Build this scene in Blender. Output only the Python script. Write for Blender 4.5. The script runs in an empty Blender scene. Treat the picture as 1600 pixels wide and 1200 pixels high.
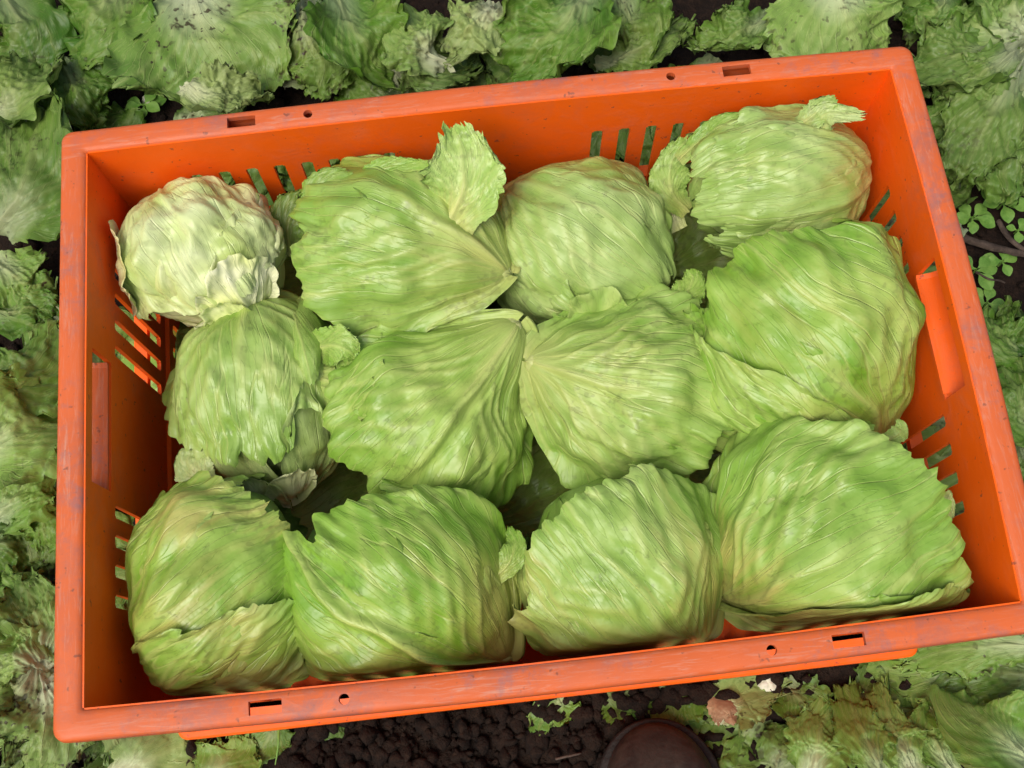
import bpy, math, random
import numpy as np
from mathutils import Matrix, Vector

random.seed(4)
SC = bpy.context.scene
COL = SC.collection
HC = 0.280                       # height of the crate's rim above the soil

# ------------------------------------------------------------------ camera
CAM_R = np.array([[0.99391847, -0.10936779, -0.01283582],      # rows: right, down, forward
                  [-0.10826339, -0.9492084, -0.29543605],
                  [0.02012732, 0.29502899, -0.95527629]])
CAM_P = np.array([-0.02185081, -0.22063353, 0.66616055 + HC])
FPX = 1700.0
cam = bpy.data.cameras.new('camera')
cam.sensor_width = 36.0
cam.lens = FPX * 36.0 / 1600.0
cam.clip_start = 0.01
cam.clip_end = 500
cam_o = bpy.data.objects.new('camera', cam)
COL.objects.link(cam_o)
RX, UY, BZ = CAM_R[0], -CAM_R[1], -CAM_R[2]
cam_o.matrix_world = Matrix(((RX[0], UY[0], BZ[0], CAM_P[0]), (RX[1], UY[1], BZ[1], CAM_P[1]),
                             (RX[2], UY[2], BZ[2], CAM_P[2]), (0, 0, 0, 1)))
SC.camera = cam_o

# ------------------------------------------------------------------ light: bright overcast day
SUN_EL, SUN_AZ = math.radians(61), math.radians(-138)
world = bpy.data.worlds.new('World')
SC.world = world
world.use_nodes = True
wn = world.node_tree
wn.nodes.clear()
sky = wn.nodes.new('ShaderNodeTexSky')
sky.sky_type = 'NISHITA'
sky.sun_disc = False
sky.sun_elevation = SUN_EL
sky.sun_rotation = SUN_AZ
sky.air_density = 1.0
sky.dust_density = 6.0
sky.ozone_density = 0.6
bg = wn.nodes.new('ShaderNodeBackground')
bg.inputs['Strength'].default_value = 0.092
wo = wn.nodes.new('ShaderNodeOutputWorld')
wn.links.new(sky.outputs[0], bg.inputs[0])
wn.links.new(bg.outputs[0], wo.inputs[0])
sun = bpy.data.lights.new('sun', 'SUN')
sun.energy = 1.65
sun.angle = math.radians(35)
sun.color = (1.0, 0.97, 0.92)
sun_o = bpy.data.objects.new('sun', sun)
COL.objects.link(sun_o)
sdir = Vector((math.sin(SUN_AZ) * math.cos(SUN_EL), math.cos(SUN_AZ) * math.cos(SUN_EL), math.sin(SUN_EL)))
sun_o.rotation_euler = sdir.to_track_quat('Z', 'Y').to_euler()
sun_o.location = sdir * 5
vs = SC.view_settings
vs.view_transform = 'Standard'
vs.look = 'None'
vs.exposure = 0.32
vs.gamma = 1.0
SC.cycles.max_bounces = 6
SC.cycles.diffuse_bounces = 4
SC.cycles.transmission_bounces = 4

# ------------------------------------------------------------------ small helpers
_rng = np.random.RandomState(11)
_PERM = np.concatenate([_rng.permutation(256)] * 3)
_G = _rng.normal(size=(256, 3))
_G /= np.linalg.norm(_G, axis=1)[:, None]


def pn(x, y, z=0.0, seed=0.0):
    """gradient noise, about -1..1"""
    x, y, z = np.broadcast_arrays(np.asarray(x, float) + seed * 7.31, np.asarray(y, float) - seed * 3.77,
                                  np.asarray(z, float) + seed * 1.93)
    xi, yi, zi = np.floor(x).astype(int), np.floor(y).astype(int), np.floor(z).astype(int)
    xf, yf, zf = x - xi, y - yi, z - zi
    u, v, w = [a * a * a * (a * (a * 6 - 15) + 10) for a in (xf, yf, zf)]
    r = 0
    for i in (0, 1):
        for j in (0, 1):
            for k in (0, 1):
                h = _PERM[_PERM[_PERM[(xi + i) & 255] + ((yi + j) & 255)] + ((zi + k) & 255)]
                g = _G[h]
                d = g[..., 0] * (xf - i) + g[..., 1] * (yf - j) + g[..., 2] * (zf - k)
                r = r + d * (u if i else 1 - u) * (v if j else 1 - v) * (w if k else 1 - w)
    return r * 1.7


def sstep(a, b, x):
    t = np.clip((x - a) / (b - a), 0, 1)
    return t * t * (3 - 2 * t)


def at(px, py, z):
    """point on the horizontal plane z (metres above the soil) seen at photo pixel px, py"""
    d = CAM_R.T @ np.array([(px - 800) / FPX, (py - 600) / FPX, 1.0])
    return CAM_P + d * ((z - CAM_P[2]) / d[2])


def camdir(v):
    d = v[0] * RX + v[1] * UY + v[2] * BZ
    return d / np.linalg.norm(d)


def unit(v):
    v = np.asarray(v, float)
    return v / np.linalg.norm(v)


_FACES = {}


def grid_faces(n, m):
    if (n, m) not in _FACES:
        i = np.arange(n - 1)[:, None] * m + np.arange(m - 1)[None, :]
        _FACES[(n, m)] = np.stack([i, i + 1, i + m + 1, i + m], -1).reshape(-1, 4)
    return _FACES[(n, m)]


def mesh_np(name, V, F, smooth=True):
    """mesh from numpy vertices and quads"""
    me = bpy.data.meshes.new(name)
    V = np.ascontiguousarray(V.reshape(-1, 3), dtype=np.float32)
    F = np.ascontiguousarray(F, dtype=np.int32)
    k = F.shape[1]
    me.vertices.add(len(V))
    me.vertices.foreach_set('co', V.ravel())
    me.loops.add(F.size)
    me.loops.foreach_set('vertex_index', F.ravel())
    me.polygons.add(len(F))
    me.polygons.foreach_set('loop_start', np.arange(0, F.size, k, dtype=np.int32))
    me.polygons.foreach_set('use_smooth', np.full(len(F), smooth))
    me.update(calc_edges=True)
    me.validate()
    return me


def link(name, me, mat, parent=None, color=None):
    o = bpy.data.objects.new(name, me)
    COL.objects.link(o)
    if mat is not None and not me.materials:
        me.materials.append(mat)
    if parent is not None:
        o.parent = parent
        o.matrix_parent_inverse = Matrix.Translation(-parent.location)
    if color is not None:
        o.color = color
    return o


def thing(name, label, cat, loc=(0, 0, 0), group=None):
    o = bpy.data.objects.new(name, None)
    o.empty_display_size = 0.02
    COL.objects.link(o)
    o.location = loc
    tag(o, label, cat, group)
    return o


def tag(o, label, cat, group=None, kind=None):
    if label:
        o['label'] = label
    if cat:
        o['category'] = cat
    if group:
        o['group'] = group
    if kind:
        o['kind'] = kind
    return o


def leaf_mesh(name, P, data, uv):
    """grid of points -> sheet with the leaf attributes (vein, edge, base) and a leaf-space uv"""
    n, m = P.shape[:2]
    F = grid_faces(n, m)
    me = mesh_np(name, P, F)
    ca = me.color_attributes.new('leafdata', 'FLOAT_COLOR', 'POINT')
    c = np.ones((n * m, 4), np.float32)
    c[:, :3] = data.reshape(-1, 3)
    ca.data.foreach_set('color', c.ravel())
    ul = me.uv_layers.new(name='leafuv')
    ul.data.foreach_set('uv', np.ascontiguousarray(uv.reshape(-1, 2)[F.ravel()], dtype=np.float32).ravel())
    return me


# ------------------------------------------------------------------ materials
class NT:
    def __init__(s, name):
        s.m = bpy.data.materials.new(name)
        s.m.use_nodes = True
        s.t = s.m.node_tree
        s.t.nodes.clear()
        s.out = s.t.nodes.new('ShaderNodeOutputMaterial')

    def n(s, typ, **kw):
        nd = s.t.nodes.new('ShaderNode' + typ)
        for k, v in kw.items():
            setattr(nd, k, v)
        return nd

    def put(s, sock, v):
        if isinstance(v, bpy.types.NodeSocket):
            s.t.links.new(v, sock)
        elif isinstance(v, (tuple, list)) and len(v) == 3 and sock.type == 'RGBA':
            sock.default_value = (*v, 1)
        else:
            sock.default_value = v

    def math(s, op, a, b=0.0, clamp=False):
        nd = s.n('Math', operation=op, use_clamp=clamp)
        s.put(nd.inputs[0], a)
        s.put(nd.inputs[1], b)
        return nd.outputs[0]

    def mix(s, f, a, b, mode='MIX'):
        nd = s.n('MixRGB', blend_type=mode)
        s.put(nd.inputs[0], f)
        s.put(nd.inputs[1], a)
        s.put(nd.inputs[2], b)
        return nd.outputs[0]

    def ramp(s, v, lo, hi, a=0.0, b=1.0):
        nd = s.n('MapRange', clamp=True)
        s.put(nd.inputs[0], v)
        for i, q in enumerate((lo, hi, a, b)):
            s.put(nd.inputs[i + 1], q)
        return nd.outputs[0]

    def noise(s, vec, scale, detail=3.0, rough=0.55, dist=0.0, dims='3D'):
        nd = s.n('TexNoise', noise_dimensions=dims)
        if vec is not None:
            s.put(nd.inputs['Vector'], vec)
        s.put(nd.inputs['Scale'], scale)
        s.put(nd.inputs['Detail'], detail)
        s.put(nd.inputs['Roughness'], rough)
        s.put(nd.inputs['Distortion'], dist)
        return nd.outputs[0]

    def scale(s, vec, sc, loc=None):
        nd = s.n('Mapping')
        s.put(nd.inputs[0], vec)
        nd.inputs['Scale'].default_value = sc
        if loc is not None:
            s.put(nd.inputs['Location'], loc)
        return nd.outputs[0]

    def bump(s, h, strength, dist=0.001, normal=None):
        nd = s.n('Bump')
        s.put(nd.inputs['Height'], h)
        nd.inputs['Strength'].default_value = strength
        nd.inputs['Distance'].default_value = dist
        if normal is not None:
            s.put(nd.inputs['Normal'], normal)
        return nd.outputs[0]

    def bsdf(s, col, rough=0.5, normal=None, spec=0.5, sss=0.0, sssr=(0.4, 0.6, 0.15), sscale=0.006):
        b = s.n('BsdfPrincipled')
        s.put(b.inputs['Base Color'], col)
        s.put(b.inputs['Roughness'], rough)
        s.put(b.inputs['Specular IOR Level'], spec)
        if normal is not None:
            s.put(b.inputs['Normal'], normal)
        if sss:
            b.inputs['Subsurface Weight'].default_value = sss
            b.inputs['Subsurface Radius'].default_value = sssr
            b.inputs['Subsurface Scale'].default_value = sscale
        return b.outputs[0]

    def done(s, sh):
        s.t.links.new(sh, s.out.inputs[0])
        return s.m


def lettuce_material(name, green_a, green_b, pale, vein_col, wilted):
    """object colour: r = paleness, g = browning near the base, b = rot specks, a = brightness"""
    k = NT(name)
    att = k.n('Attribute', attribute_name='leafdata')
    sep = k.n('SeparateColor')
    k.put(sep.inputs[0], att.outputs['Color'])
    vein, edge, base = sep.outputs
    oi = k.n('ObjectInfo')
    osep = k.n('SeparateColor')
    k.put(osep.inputs[0], oi.outputs['Color'])
    o_pale, o_brown, o_rot = osep.outputs
    o_bri = oi.outputs['Alpha']
    geo = k.n('NewGeometry')
    pos = geo.outputs['Position']
    uv = k.n('UVMap', uv_map='leafuv').outputs[0]
    rnd = k.math('MULTIPLY', oi.outputs['Random'], 40.0)
    comb = k.n('CombineXYZ')
    k.put(comb.inputs[0], rnd)
    k.put(comb.inputs[1], rnd)
    streak = k.noise(k.scale(uv, (15, 2.6, 1), comb.outputs[0]), 1.0, 3.0, 0.6, 0.5, '2D')
    fine = k.noise(k.scale(uv, (95, 8, 1), comb.outputs[0]), 1.0, 2.0, 0.6, 0.6, '2D')
    blotch = k.noise(pos, 24.0, 2.0, 0.6)
    big = k.noise(pos, 9.0, 1.0, 0.5)
    c = k.mix(k.ramp(blotch, 0.30, 0.70) if not wilted else k.ramp(big, 0.30, 0.70), green_a, green_b)
    # vein lines: ridges of stretched noise that run away from the base, fork and join
    v1n = k.noise(k.scale(uv, (17, 1.1, 1), comb.outputs[0]), 1.0, 1.0, 0.4, 0.0, '2D')
    v2n = k.noise(k.scale(uv, (50, 4.2, 1), comb.outputs[0]), 1.0, 1.0, 0.5, 0.0, '2D')
    v1 = k.ramp(k.math('ABSOLUTE', k.math('SUBTRACT', v1n, 0.5)), 0.0, 0.022, 1.0, 0.0)
    v2 = k.ramp(k.math('ABSOLUTE', k.math('SUBTRACT', v2n, 0.5)), 0.0, 0.028, 1.0, 0.0)
    c = k.mix(k.math('MULTIPLY', k.ramp(streak, 0.42, 0.80), 0.20 if not wilted else 0.16), c, pale)
    c = k.mix(k.math('MULTIPLY', k.ramp(k.math('ADD', k.math('MULTIPLY', big, 0.6), k.math('MULTIPLY', blotch, 0.4)), 0.47, 0.68), 0.42 if not wilted else 0.2), c, pale)
    c = k.mix(k.math('MULTIPLY', k.ramp(fine, 0.5, 0.8), 0.10), c, pale)
    c = k.mix(k.math('MULTIPLY', v2, 0.30 if not wilted else 0.25), c, tuple(x * 0.72 for x in green_a) if not wilted else vein_col)
    c = k.mix(k.math('MULTIPLY', v1, 0.38), c, vein_col)
    c = k.mix(k.math('MULTIPLY', vein, 0.70, True), c, vein_col)
    # towards the base a leaf is pale, and the paleness of the whole leaf
    c = k.mix(k.math('MULTIPLY', k.ramp(base, 0.55, 1.0) if not wilted else k.ramp(base, 0.30, 0.75), 0.55 if not wilted else k.math('ADD', 0.25, k.math('MULTIPLY', o_pale, 4.0), True)), c, vein_col if not wilted else (0.62, 0.66, 0.47))
    c = k.mix(o_pale, c, k.mix(k.ramp(blotch, 0.35, 0.7), (0.60, 0.66, 0.26), (0.77, 0.77, 0.54) if not wilted else (0.62, 0.66, 0.34)))
    # browning: bruised tan stains
    brf = k.math('ADD', k.math('MULTIPLY', base, 0.75), k.math('MULTIPLY', k.math('SUBTRACT', big, 0.5), 1.3))
    brf = k.math('ADD', brf, k.math('MULTIPLY', k.math('SUBTRACT', streak, 0.5), 0.9))
    brm = k.math('MULTIPLY', k.ramp(brf, 0.20, 0.72), o_brown, True)
    c = k.mix(brm, c, k.mix(fine, (0.42, 0.29, 0.085), (0.55, 0.43, 0.15)))
    # dark specks and torn, rotting spots
    sp = k.noise(pos, 160.0, 1.0, 0.7)
    spm = k.noise(pos, 22.0, 1.0, 0.6)
    spots = k.math('MULTIPLY', k.ramp(sp, 0.63, 0.67), k.ramp(spm, 0.44, 0.56))
    spots2 = k.math('MULTIPLY', k.ramp(sp, 0.50, 0.60), k.ramp(k.math('ADD', spm, k.math('MULTIPLY', edge, 0.12)), 0.56, 0.70))
    rot = k.math('MULTIPLY', k.math('MAXIMUM', spots, spots2), o_rot, True)
    c = k.mix(rot, c, (0.045, 0.03, 0.015))
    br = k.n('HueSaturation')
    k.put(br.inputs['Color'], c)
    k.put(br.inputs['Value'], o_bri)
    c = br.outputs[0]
    h = k.math('ADD', k.math('MULTIPLY', v1, 0.55), k.math('MULTIPLY', k.noise(pos, 95.0, 2.0, 0.6), 1.1))
    h = k.math('SUBTRACT', h, k.math('MULTIPLY', v2, 0.22))
    nrm = k.bump(h, 0.55, 0.0014)
    rough = k.ramp(blotch, 0.3, 0.7, 0.31 if not wilted else 0.34, 0.48 if not wilted else 0.52)
    if wilted:
        b1 = k.bsdf(c, rough, nrm, 0.35)
        tr = k.n('BsdfTranslucent')
        k.put(tr.inputs[0], c)
        k.put(tr.inputs['Normal'], nrm)
        mx = k.n('MixShader')
        mx.inputs[0].default_value = 0.15
        k.put(mx.inputs[1], b1)
        k.put(mx.inputs[2], tr.outputs[0])
        return k.done(mx.outputs[0])
    return k.done(k.bsdf(c, rough, nrm, 0.5))


M_HEAD = lettuce_material('lettuce_head_leaf', (0.140, 0.310, 0.020), (0.250, 0.430, 0.052), (0.46, 0.585, 0.150), (0.53, 0.595, 0.185), False)
M_GROUND = lettuce_material('wilted_lettuce_leaf', (0.048, 0.155, 0.010), (0.125, 0.262, 0.026), (0.26, 0.37, 0.07), (0.37, 0.45, 0.15), True)


def plastic_material(name, base, top_wear, seed):
    k = NT(name)
    tc = k.n('TexCoord').outputs['Object']
    geo = k.n('NewGeometry')
    n1 = k.noise(tc, 14.0, 5.0, 0.65)
    n2 = k.noise(k.scale(tc, (60, 60, 200)), 1.0, 4.0, 0.7)
    sx = k.n('SeparateXYZ')
    k.put(sx.inputs[0], tc)
    longside = k.math('GREATER_THAN', k.math('ABSOLUTE', sx.outputs[1]), 0.181)
    scr = k.noise(k.scale(tc, (34, 330, 60)), 1.0, 5.0, 0.7, 1.2)
    scr2 = k.noise(k.scale(tc, (330, 34, 60)), 1.0, 5.0, 0.7, 1.2)
    scm = k.n('Mix')
    k.put(scm.inputs[0], longside)
    k.put(scm.inputs[2], scr2)
    k.put(scm.inputs[3], scr)
    c = k.mix(k.ramp(n1, 0.35, 0.7), base, tuple(x * 0.93 for x in base))
    # chalky scuffing
    sc = k.math('MULTIPLY', k.ramp(scm.outputs[0], 0.50, 0.78), k.ramp(n1, 0.38, 0.62, 0.25, 1.0))
    c = k.mix(k.math('MULTIPLY', sc, top_wear, True), c, (0.60, 0.33, 0.24))
    # dirty smears and dots
    d1 = k.math('MULTIPLY', k.ramp(k.noise(tc, 38.0, 6.0, 0.75, 0.4), 0.46, 0.70), k.ramp(k.noise(tc, 8.0, 2.0), 0.42, 0.60))
    c = k.mix(k.math('MULTIPLY', d1, 0.62 * top_wear + 0.22, True), c, (0.22, 0.12, 0.12))
    d3 = k.math('MULTIPLY', k.ramp(k.noise(tc, 75.0, 4.0, 0.7), 0.50, 0.72), k.ramp(k.noise(tc, 15.0, 2.0), 0.40, 0.62))
    c = k.mix(k.math('MULTIPLY', d3, 0.9 * top_wear, True), c, (0.26, 0.14, 0.15))
    d2 = k.ramp(k.noise(tc, 170.0, 2.0, 0.6), 0.68, 0.74)
    c = k.mix(k.math('MULTIPLY', d2, 0.6), c, (0.10, 0.05, 0.04))
    nrm = k.bump(k.math('ADD', n2, k.math('MULTIPLY', sc, 0.8)), 0.18, 0.001)
    return k.done(k.bsdf(c, k.ramp(n1, 0.3, 0.7, 0.42, 0.62), nrm, 0.35))


M_WALL = plastic_material('orange_plastic', (0.97, 0.130, 0.002), 0.12, 1)
M_RIM = plastic_material('scuffed_orange_plastic', (0.66, 0.130, 0.032), 0.85, 2)


def soil_material():
    k = NT('dark_soil')
    tc = k.n('NewGeometry').outputs['Position']
    n1 = k.noise(tc, 18.0, 6.0, 0.7)
    n2 = k.noise(tc, 140.0, 5.0, 0.7)
    c = k.mix(k.ramp(n1, 0.3, 0.7), (0.006, 0.0032, 0.0018), (0.018, 0.0092, 0.005))
    c = k.mix(k.ramp(n2, 0.45, 0.8), c, (0.036, 0.019, 0.011))
    nrm = k.bump(k.math('ADD', n1, n2), 0.9, 0.006)
    return k.done(k.bsdf(c, 0.9, nrm, 0.25))


def simple_material(name, a, b, scale, rough=0.6, bumpd=0.001, stretch=(1, 1, 1), spec=0.3):
    k = NT(name)
    tc = k.scale(k.n('TexCoord').outputs['Object'], stretch)
    n1 = k.noise(tc, scale, 5.0, 0.65, 0.3)
    n2 = k.noise(tc, scale * 5, 3.0, 0.6)
    c = k.mix(k.ramp(k.math('ADD', k.math('MULTIPLY', n1, 0.7), k.math('MULTIPLY', n2, 0.3)), 0.36, 0.64), a, b)
    return k.done(k.bsdf(c, rough, k.bump(k.math('ADD', n1, n2), 0.5, bumpd), spec))


M_SOIL = soil_material()
M_DRY = simple_material('dry_brown_leaf', (0.16, 0.06, 0.03), (0.42, 0.27, 0.15), 22, 0.75)
M_TWIG = simple_material('dead_stem', (0.03, 0.02, 0.015), (0.11, 0.08, 0.06), 60, 0.85, 0.002, (1, 1, 1))
M_WEED = simple_material('weed_leaf', (0.09, 0.22, 0.03), (0.20, 0.36, 0.07), 60, 0.5)
M_SHOE = simple_material('worn_leather', (0.010, 0.0085, 0.008), (0.050, 0.038, 0.030), 26, 0.6, 0.002)
M_SOLE = simple_material('dark_rubber', (0.008, 0.007, 0.006), (0.025, 0.02, 0.017), 50, 0.7, 0.002)
M_STUMP = simple_material('cut_lettuce_stem', (0.55, 0.57, 0.42), (0.75, 0.74, 0.62), 60, 0.5)


# ------------------------------------------------------------------ soil
def soil_h(x, y):
    h = 0.013 * pn(x * 4.5, y * 4.5, 0.3) + 0.008 * pn(x * 13, y * 13, 1.3) + 0.004 * pn(x * 34, y * 34, 2.1)
    return h - 0.012


def build_soil():
    a = np.linspace(-0.75, 0.75, 300)
    far = np.array([0.82, 0.95, 1.2, 1.6, 2.3, 3.5, 6, 12, 25, 60])
    xs = np.concatenate([-far[::-1], a, far])
    ys = np.concatenate([-far[::-1], a, far]) + 0.1
    X, Y = np.meshgrid(xs, ys, indexing='ij')
    Z = soil_h(X, Y) + 0.0025 * pn(X * 90, Y * 90, 4) + 0.004 * np.maximum(pn(X * 55, Y * 55, 7), 0)
    o = link('soil', mesh_np('soil', np.stack([X, Y, Z], -1), grid_faces(len(xs), len(ys))), M_SOIL)
    tag(o, 'dark brown crumbly field soil showing between the leaves', 'soil', kind='structure')
    # crumbs and clods
    rg = np.random.RandomState(5)
    oct_v = np.array([(1, 0, 0), (-1, 0, 0), (0, 1, 0), (0, -1, 0), (0, 0, 1), (0, 0, -1)], float)
    oct_f = np.array([(0, 2, 4), (2, 1, 4), (1, 3, 4), (3, 0, 4), (2, 0, 5), (1, 2, 5), (3, 1, 5), (0, 3, 5)])
    # one subdivision for rounder clods
    vs_, fs_ = [tuple(v) for v in oct_v], []
    idx = {}

    def mid(i, j):
        key = (min(i, j), max(i, j))
        if key not in idx:
            m_ = unit((np.array(vs_[i]) + np.array(vs_[j])) / 2)
            vs_.append(tuple(m_))
            idx[key] = len(vs_) - 1
        return idx[key]
    for f in oct_f:
        a_, b_, c_ = f
        d_, e_, g_ = mid(a_, b_), mid(b_, c_), mid(c_, a_)
        fs_ += [(a_, d_, g_), (d_, b_, e_), (g_, e_, c_), (d_, e_, g_)]
    bv, bf = np.array(vs_), np.array(fs_)
    V, F = [], []
    for i in range(9000):
        x, y = rg.uniform(-0.72, 0.72), rg.uniform(-0.5, 0.75)
        if i > 5500:
            x, y = rg.uniform(-0.22, 0.22), rg.uniform(-0.34, -0.19)
        s = 0.0012 + 0.0085 * rg.rand() ** 4
        v = bv * (1 + 0.35 * rg.normal(size=(len(bv), 1)) * 0.6) * s * rg.uniform(0.6, 1.2, 3)
        v = v + [x, y, soil_h(x, y) + s * 0.4 + 0.002]
        V.append(v)
        F.append(bf + i * len(bv))
    o = link('soil_clods', mesh_np('soil_clods', np.concatenate(V), np.concatenate(F), True), M_SOIL)
    tag(o, 'loose crumbs and clods of dark soil', 'soil crumbs', kind='stuff')


build_soil()

# ------------------------------------------------------------------ the crate
CW, CD, RIMW = 0.30, 0.2037, 0.0187          # half width, half depth, rim width
IW, ID = CW - RIMW, CD - RIMW              # inner half sizes
TH = 0.0032
RIB = 0.160


def plate(us, vs_, hole, fmap):
    """wall plate: grid of cells with holes, two skins and the cut edges"""
    V, F, cache = [], [], {}

    def vid(i, j, w):
        if (i, j, w) not in cache:
            cache[(i, j, w)] = len(V)
            V.append(fmap(us[i], vs_[j], w))
        return cache[(i, j, w)]
    nu, nv = len(us) - 1, len(vs_) - 1
    solid = [[not hole(0.5 * (us[i] + us[i + 1]), 0.5 * (vs_[j] + vs_[j + 1])) for j in range(nv)] for i in range(nu)]
    for i in range(nu):
        for j in range(nv):
            if not solid[i][j]:
                continue
            q = [(i, j), (i + 1, j), (i + 1, j + 1), (i, j + 1)]
            F.append([vid(a, b, 0) for a, b in q])
            F.append([vid(a, b, 1) for a, b in q][::-1])
            for (di, dj, e0, e1) in ((0, -1, 0, 1), (1, 0, 1, 2), (0, 1, 2, 3), (-1, 0, 3, 0)):
                ii, jj = i + di, j + dj
                if 0 <= ii < nu and 0 <= jj < nv and solid[ii][jj]:
                    continue
                a, b = q[e0], q[e1]
                F.append([vid(*b, 0), vid(*a, 0), vid(*a, 1), vid(*b, 1)])
    return np.array(V), np.array(F)


def wall(side, parent):
    """side 0 left, 1 right, 2 far, 3 near"""
    long_side = side >= 2
    half = IW if long_side else ID
    if long_side:
        cs = [s * (0.0775 + 0.0203 * k) for k in range(8) for s in (-1, 1)]
    else:
        cs = [s * (0.0575 + 0.0198 * k) for k in range(4) for s in (-1, 1)]
    sw = 0.0043
    us = {-half - TH, half + TH}
    us |= set(np.linspace(-half, half, 41 if long_side else 29).round(5))
    slots = []
    for c in cs:
        slots.append((c - sw, c + sw))
    us = {u for u in us if not any(a - 0.002 < u < b + 0.002 for a, b in slots)}
    for a, b in slots:
        us |= {round(a, 5), round(a + 0.0012, 5), round(b - 0.0012, 5), round(b, 5)}
    hb = (-0.0455, 0.0455)
    if not long_side:
        us = {u for u in us if min(abs(u - hb[0]), abs(u - hb[1])) > 0.0015} | set(hb)
    us = sorted(us)
    t1, b1 = (0.0455, 0.147) if long_side else (0.050, 0.148)
    vs_ = sorted({0.0, 0.010, 0.030, 0.043, t1, t1 + 0.0012, 0.08, 0.115, b1 - 0.0012, b1, RIB - 0.004, RIB - 0.001, RIB + 0.001, 0.170, 0.1712,
                  0.20, 0.225, 0.2498, 0.251, 0.262, 0.277})

    def hole(u, v):
        if not long_side and hb[0] < u < hb[1] and 0.010 < v < 0.043:
            return True
        for a, b in slots:
            if a < u < b and (t1 < v < b1 or 0.170 < v < 0.251):
                corner = (u < a + 0.0012 or u > b - 0.0012) and any(abs(v - e) < 0.0012 for e in (t1, b1, 0.170, 0.251))
                return not corner
        return False
    sg = -1 if side in (0, 3) else 1

    def fmap(u, v, w):
        off = 0.0035 * v / 0.27 + (0.0028 if v > RIB - 0.0005 else 0.0)
        bow = 0.0035 * max(0, math.cos(u / half * math.pi / 2)) * (1 - v / 0.28)   # the sides bulge a little
        d = (ID if long_side else IW) - off + (0 if side == 0 else bow) + w * TH
        z = HC - 0.002 - v
        return (u, sg * d, z) if long_side else (sg * d, u, z)
    V, F = plate(us, vs_, hole, fmap)
    if side in (0, 2):
        pass
    me = mesh_np('wall', V, F, False)
    o = link('wall', me, M_WALL, parent)
    if not long_side:
        # hand hold: a trough pushed outwards below the rim
        y0, y1 = hb
        zb = HC - 0.0445
        prof = [(IW + 0.001, zb - 0.003), (IW + 0.001, zb + 0.0018), (IW + 0.004, zb + 0.0022), (CW - 0.008, zb + 0.004), (CW + 0.001, zb + 0.012), (CW + 0.003, zb + 0.012)]
        n = len(prof)
        ysr = [y0 + 0.0006, y0 + 0.004, y1 - 0.004, y1 - 0.0006]
        Vh = [(sg * x, y, z + (0.0015 if i in (0, 3) else 0)) for i, y in enumerate(ysr) for x, z in prof]
        Fh = [(r_ * n + a, r_ * n + a + 1, (r_ + 1) * n + a + 1, (r_ + 1) * n + a) for r_ in range(3) for a in range(n - 1)]
        me = bpy.data.meshes.new('hand_hold')
        me.from_pydata(Vh, [], Fh)
        link('hand_hold', me, M_RIM if side == 0 else M_WALL, parent)
    return o


def rounded_path(hw, hd, r, n=7, seg=24):
    """closed rounded rectangle, points along the straights too"""
    pts = []
    for cx, cy, a0 in ((hw - r, hd - r, 0), (-hw + r, hd - r, 90), (-hw + r, -hd + r, 180), (hw - r, -hd + r, 270)):
        for i in range(n + 1):
            a = math.radians(a0 + 90 * i / n)
            pts.append((cx + r * math.cos(a), cy + r * math.sin(a)))
    out = []
    for i, p in enumerate(pts):
        q = pts[(i + 1) % len(pts)]
        out.append(p)
        L = math.hypot(q[0] - p[0], q[1] - p[1])
        if L > 0.05:
            for k in range(1, seg):
                out.append((p[0] + (q[0] - p[0]) * k / seg, p[1] + (q[1] - p[1]) * k / seg))
    return out


def bowed(V):
    """the long plastic sides bulge outwards a little in the middle"""
    V = np.array(V, float)
    s = np.sign(V[:, 1]) * sstep(0.10, 0.18, np.abs(V[:, 1]))
    V[:, 1] += s * 0.0035 * np.maximum(0, np.cos(V[:, 0] / IW * math.pi / 2))
    s = np.where(V[:, 0] > 0, 1, 0) * sstep(0.2, 0.28, np.abs(V[:, 0]))
    V[:, 0] += s * 0.0035 * np.maximum(0, np.cos(V[:, 1] / ID * math.pi / 2))
    return V


def swept_ring(name, prof, parent, mat, cut=True, bow=True):
    """prof: list of (inset from the outer edge, z below the rim)"""
    V, n = [], len(prof)
    base = None
    for ins, dz in prof:
        r = max(0.008 - ins * 0.33, 0.0015)
        ring = rounded_path(CW - ins, CD - ins, r)
        V += [(x, y, HC - dz) for x, y in ring]
        base = len(ring)
    V = bowed(V) if bow else np.array(V)
    F = []
    for a in range(n):
        b = (a + 1) % n
        for i in range(base):
            j = (i + 1) % base
            F.append((a * base + i, b * base + i, b * base + j, a * base + j))
    me = mesh_np(name, V, np.array(F), False)
    return me


crate = thing('plastic_crate', 'orange plastic harvest crate with slotted walls holding lettuce heads', 'crate', (0, 0, 0))
for s in range(4):
    wall(s, crate)
w3 = RIMW
rim_prof = [(w3 - 0.0005, 0.0060), (w3 - 0.0008, 0.0022), (w3 - 0.0022, 0.0007), (w3 - 0.0045, 0.0), (0.0040, 0.0), (0.0018, 0.0006), (0.0006, 0.0022), (0.0, 0.0055),
            (0.0, 0.024), (0.0026, 0.024), (0.0028, 0.0045), (w3 - 0.004, 0.0040), (w3 - 0.0045, 0.0060)]
rim_me = swept_ring('rim', rim_prof, crate, M_RIM)
rim_me.materials.append(M_RIM)
rim_tmp = bpy.data.objects.new('rim_tmp', rim_me)
COL.objects.link(rim_tmp)
# holes through the rim: two oblong and two round on each long side
cutV, cutF = [], []


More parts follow.
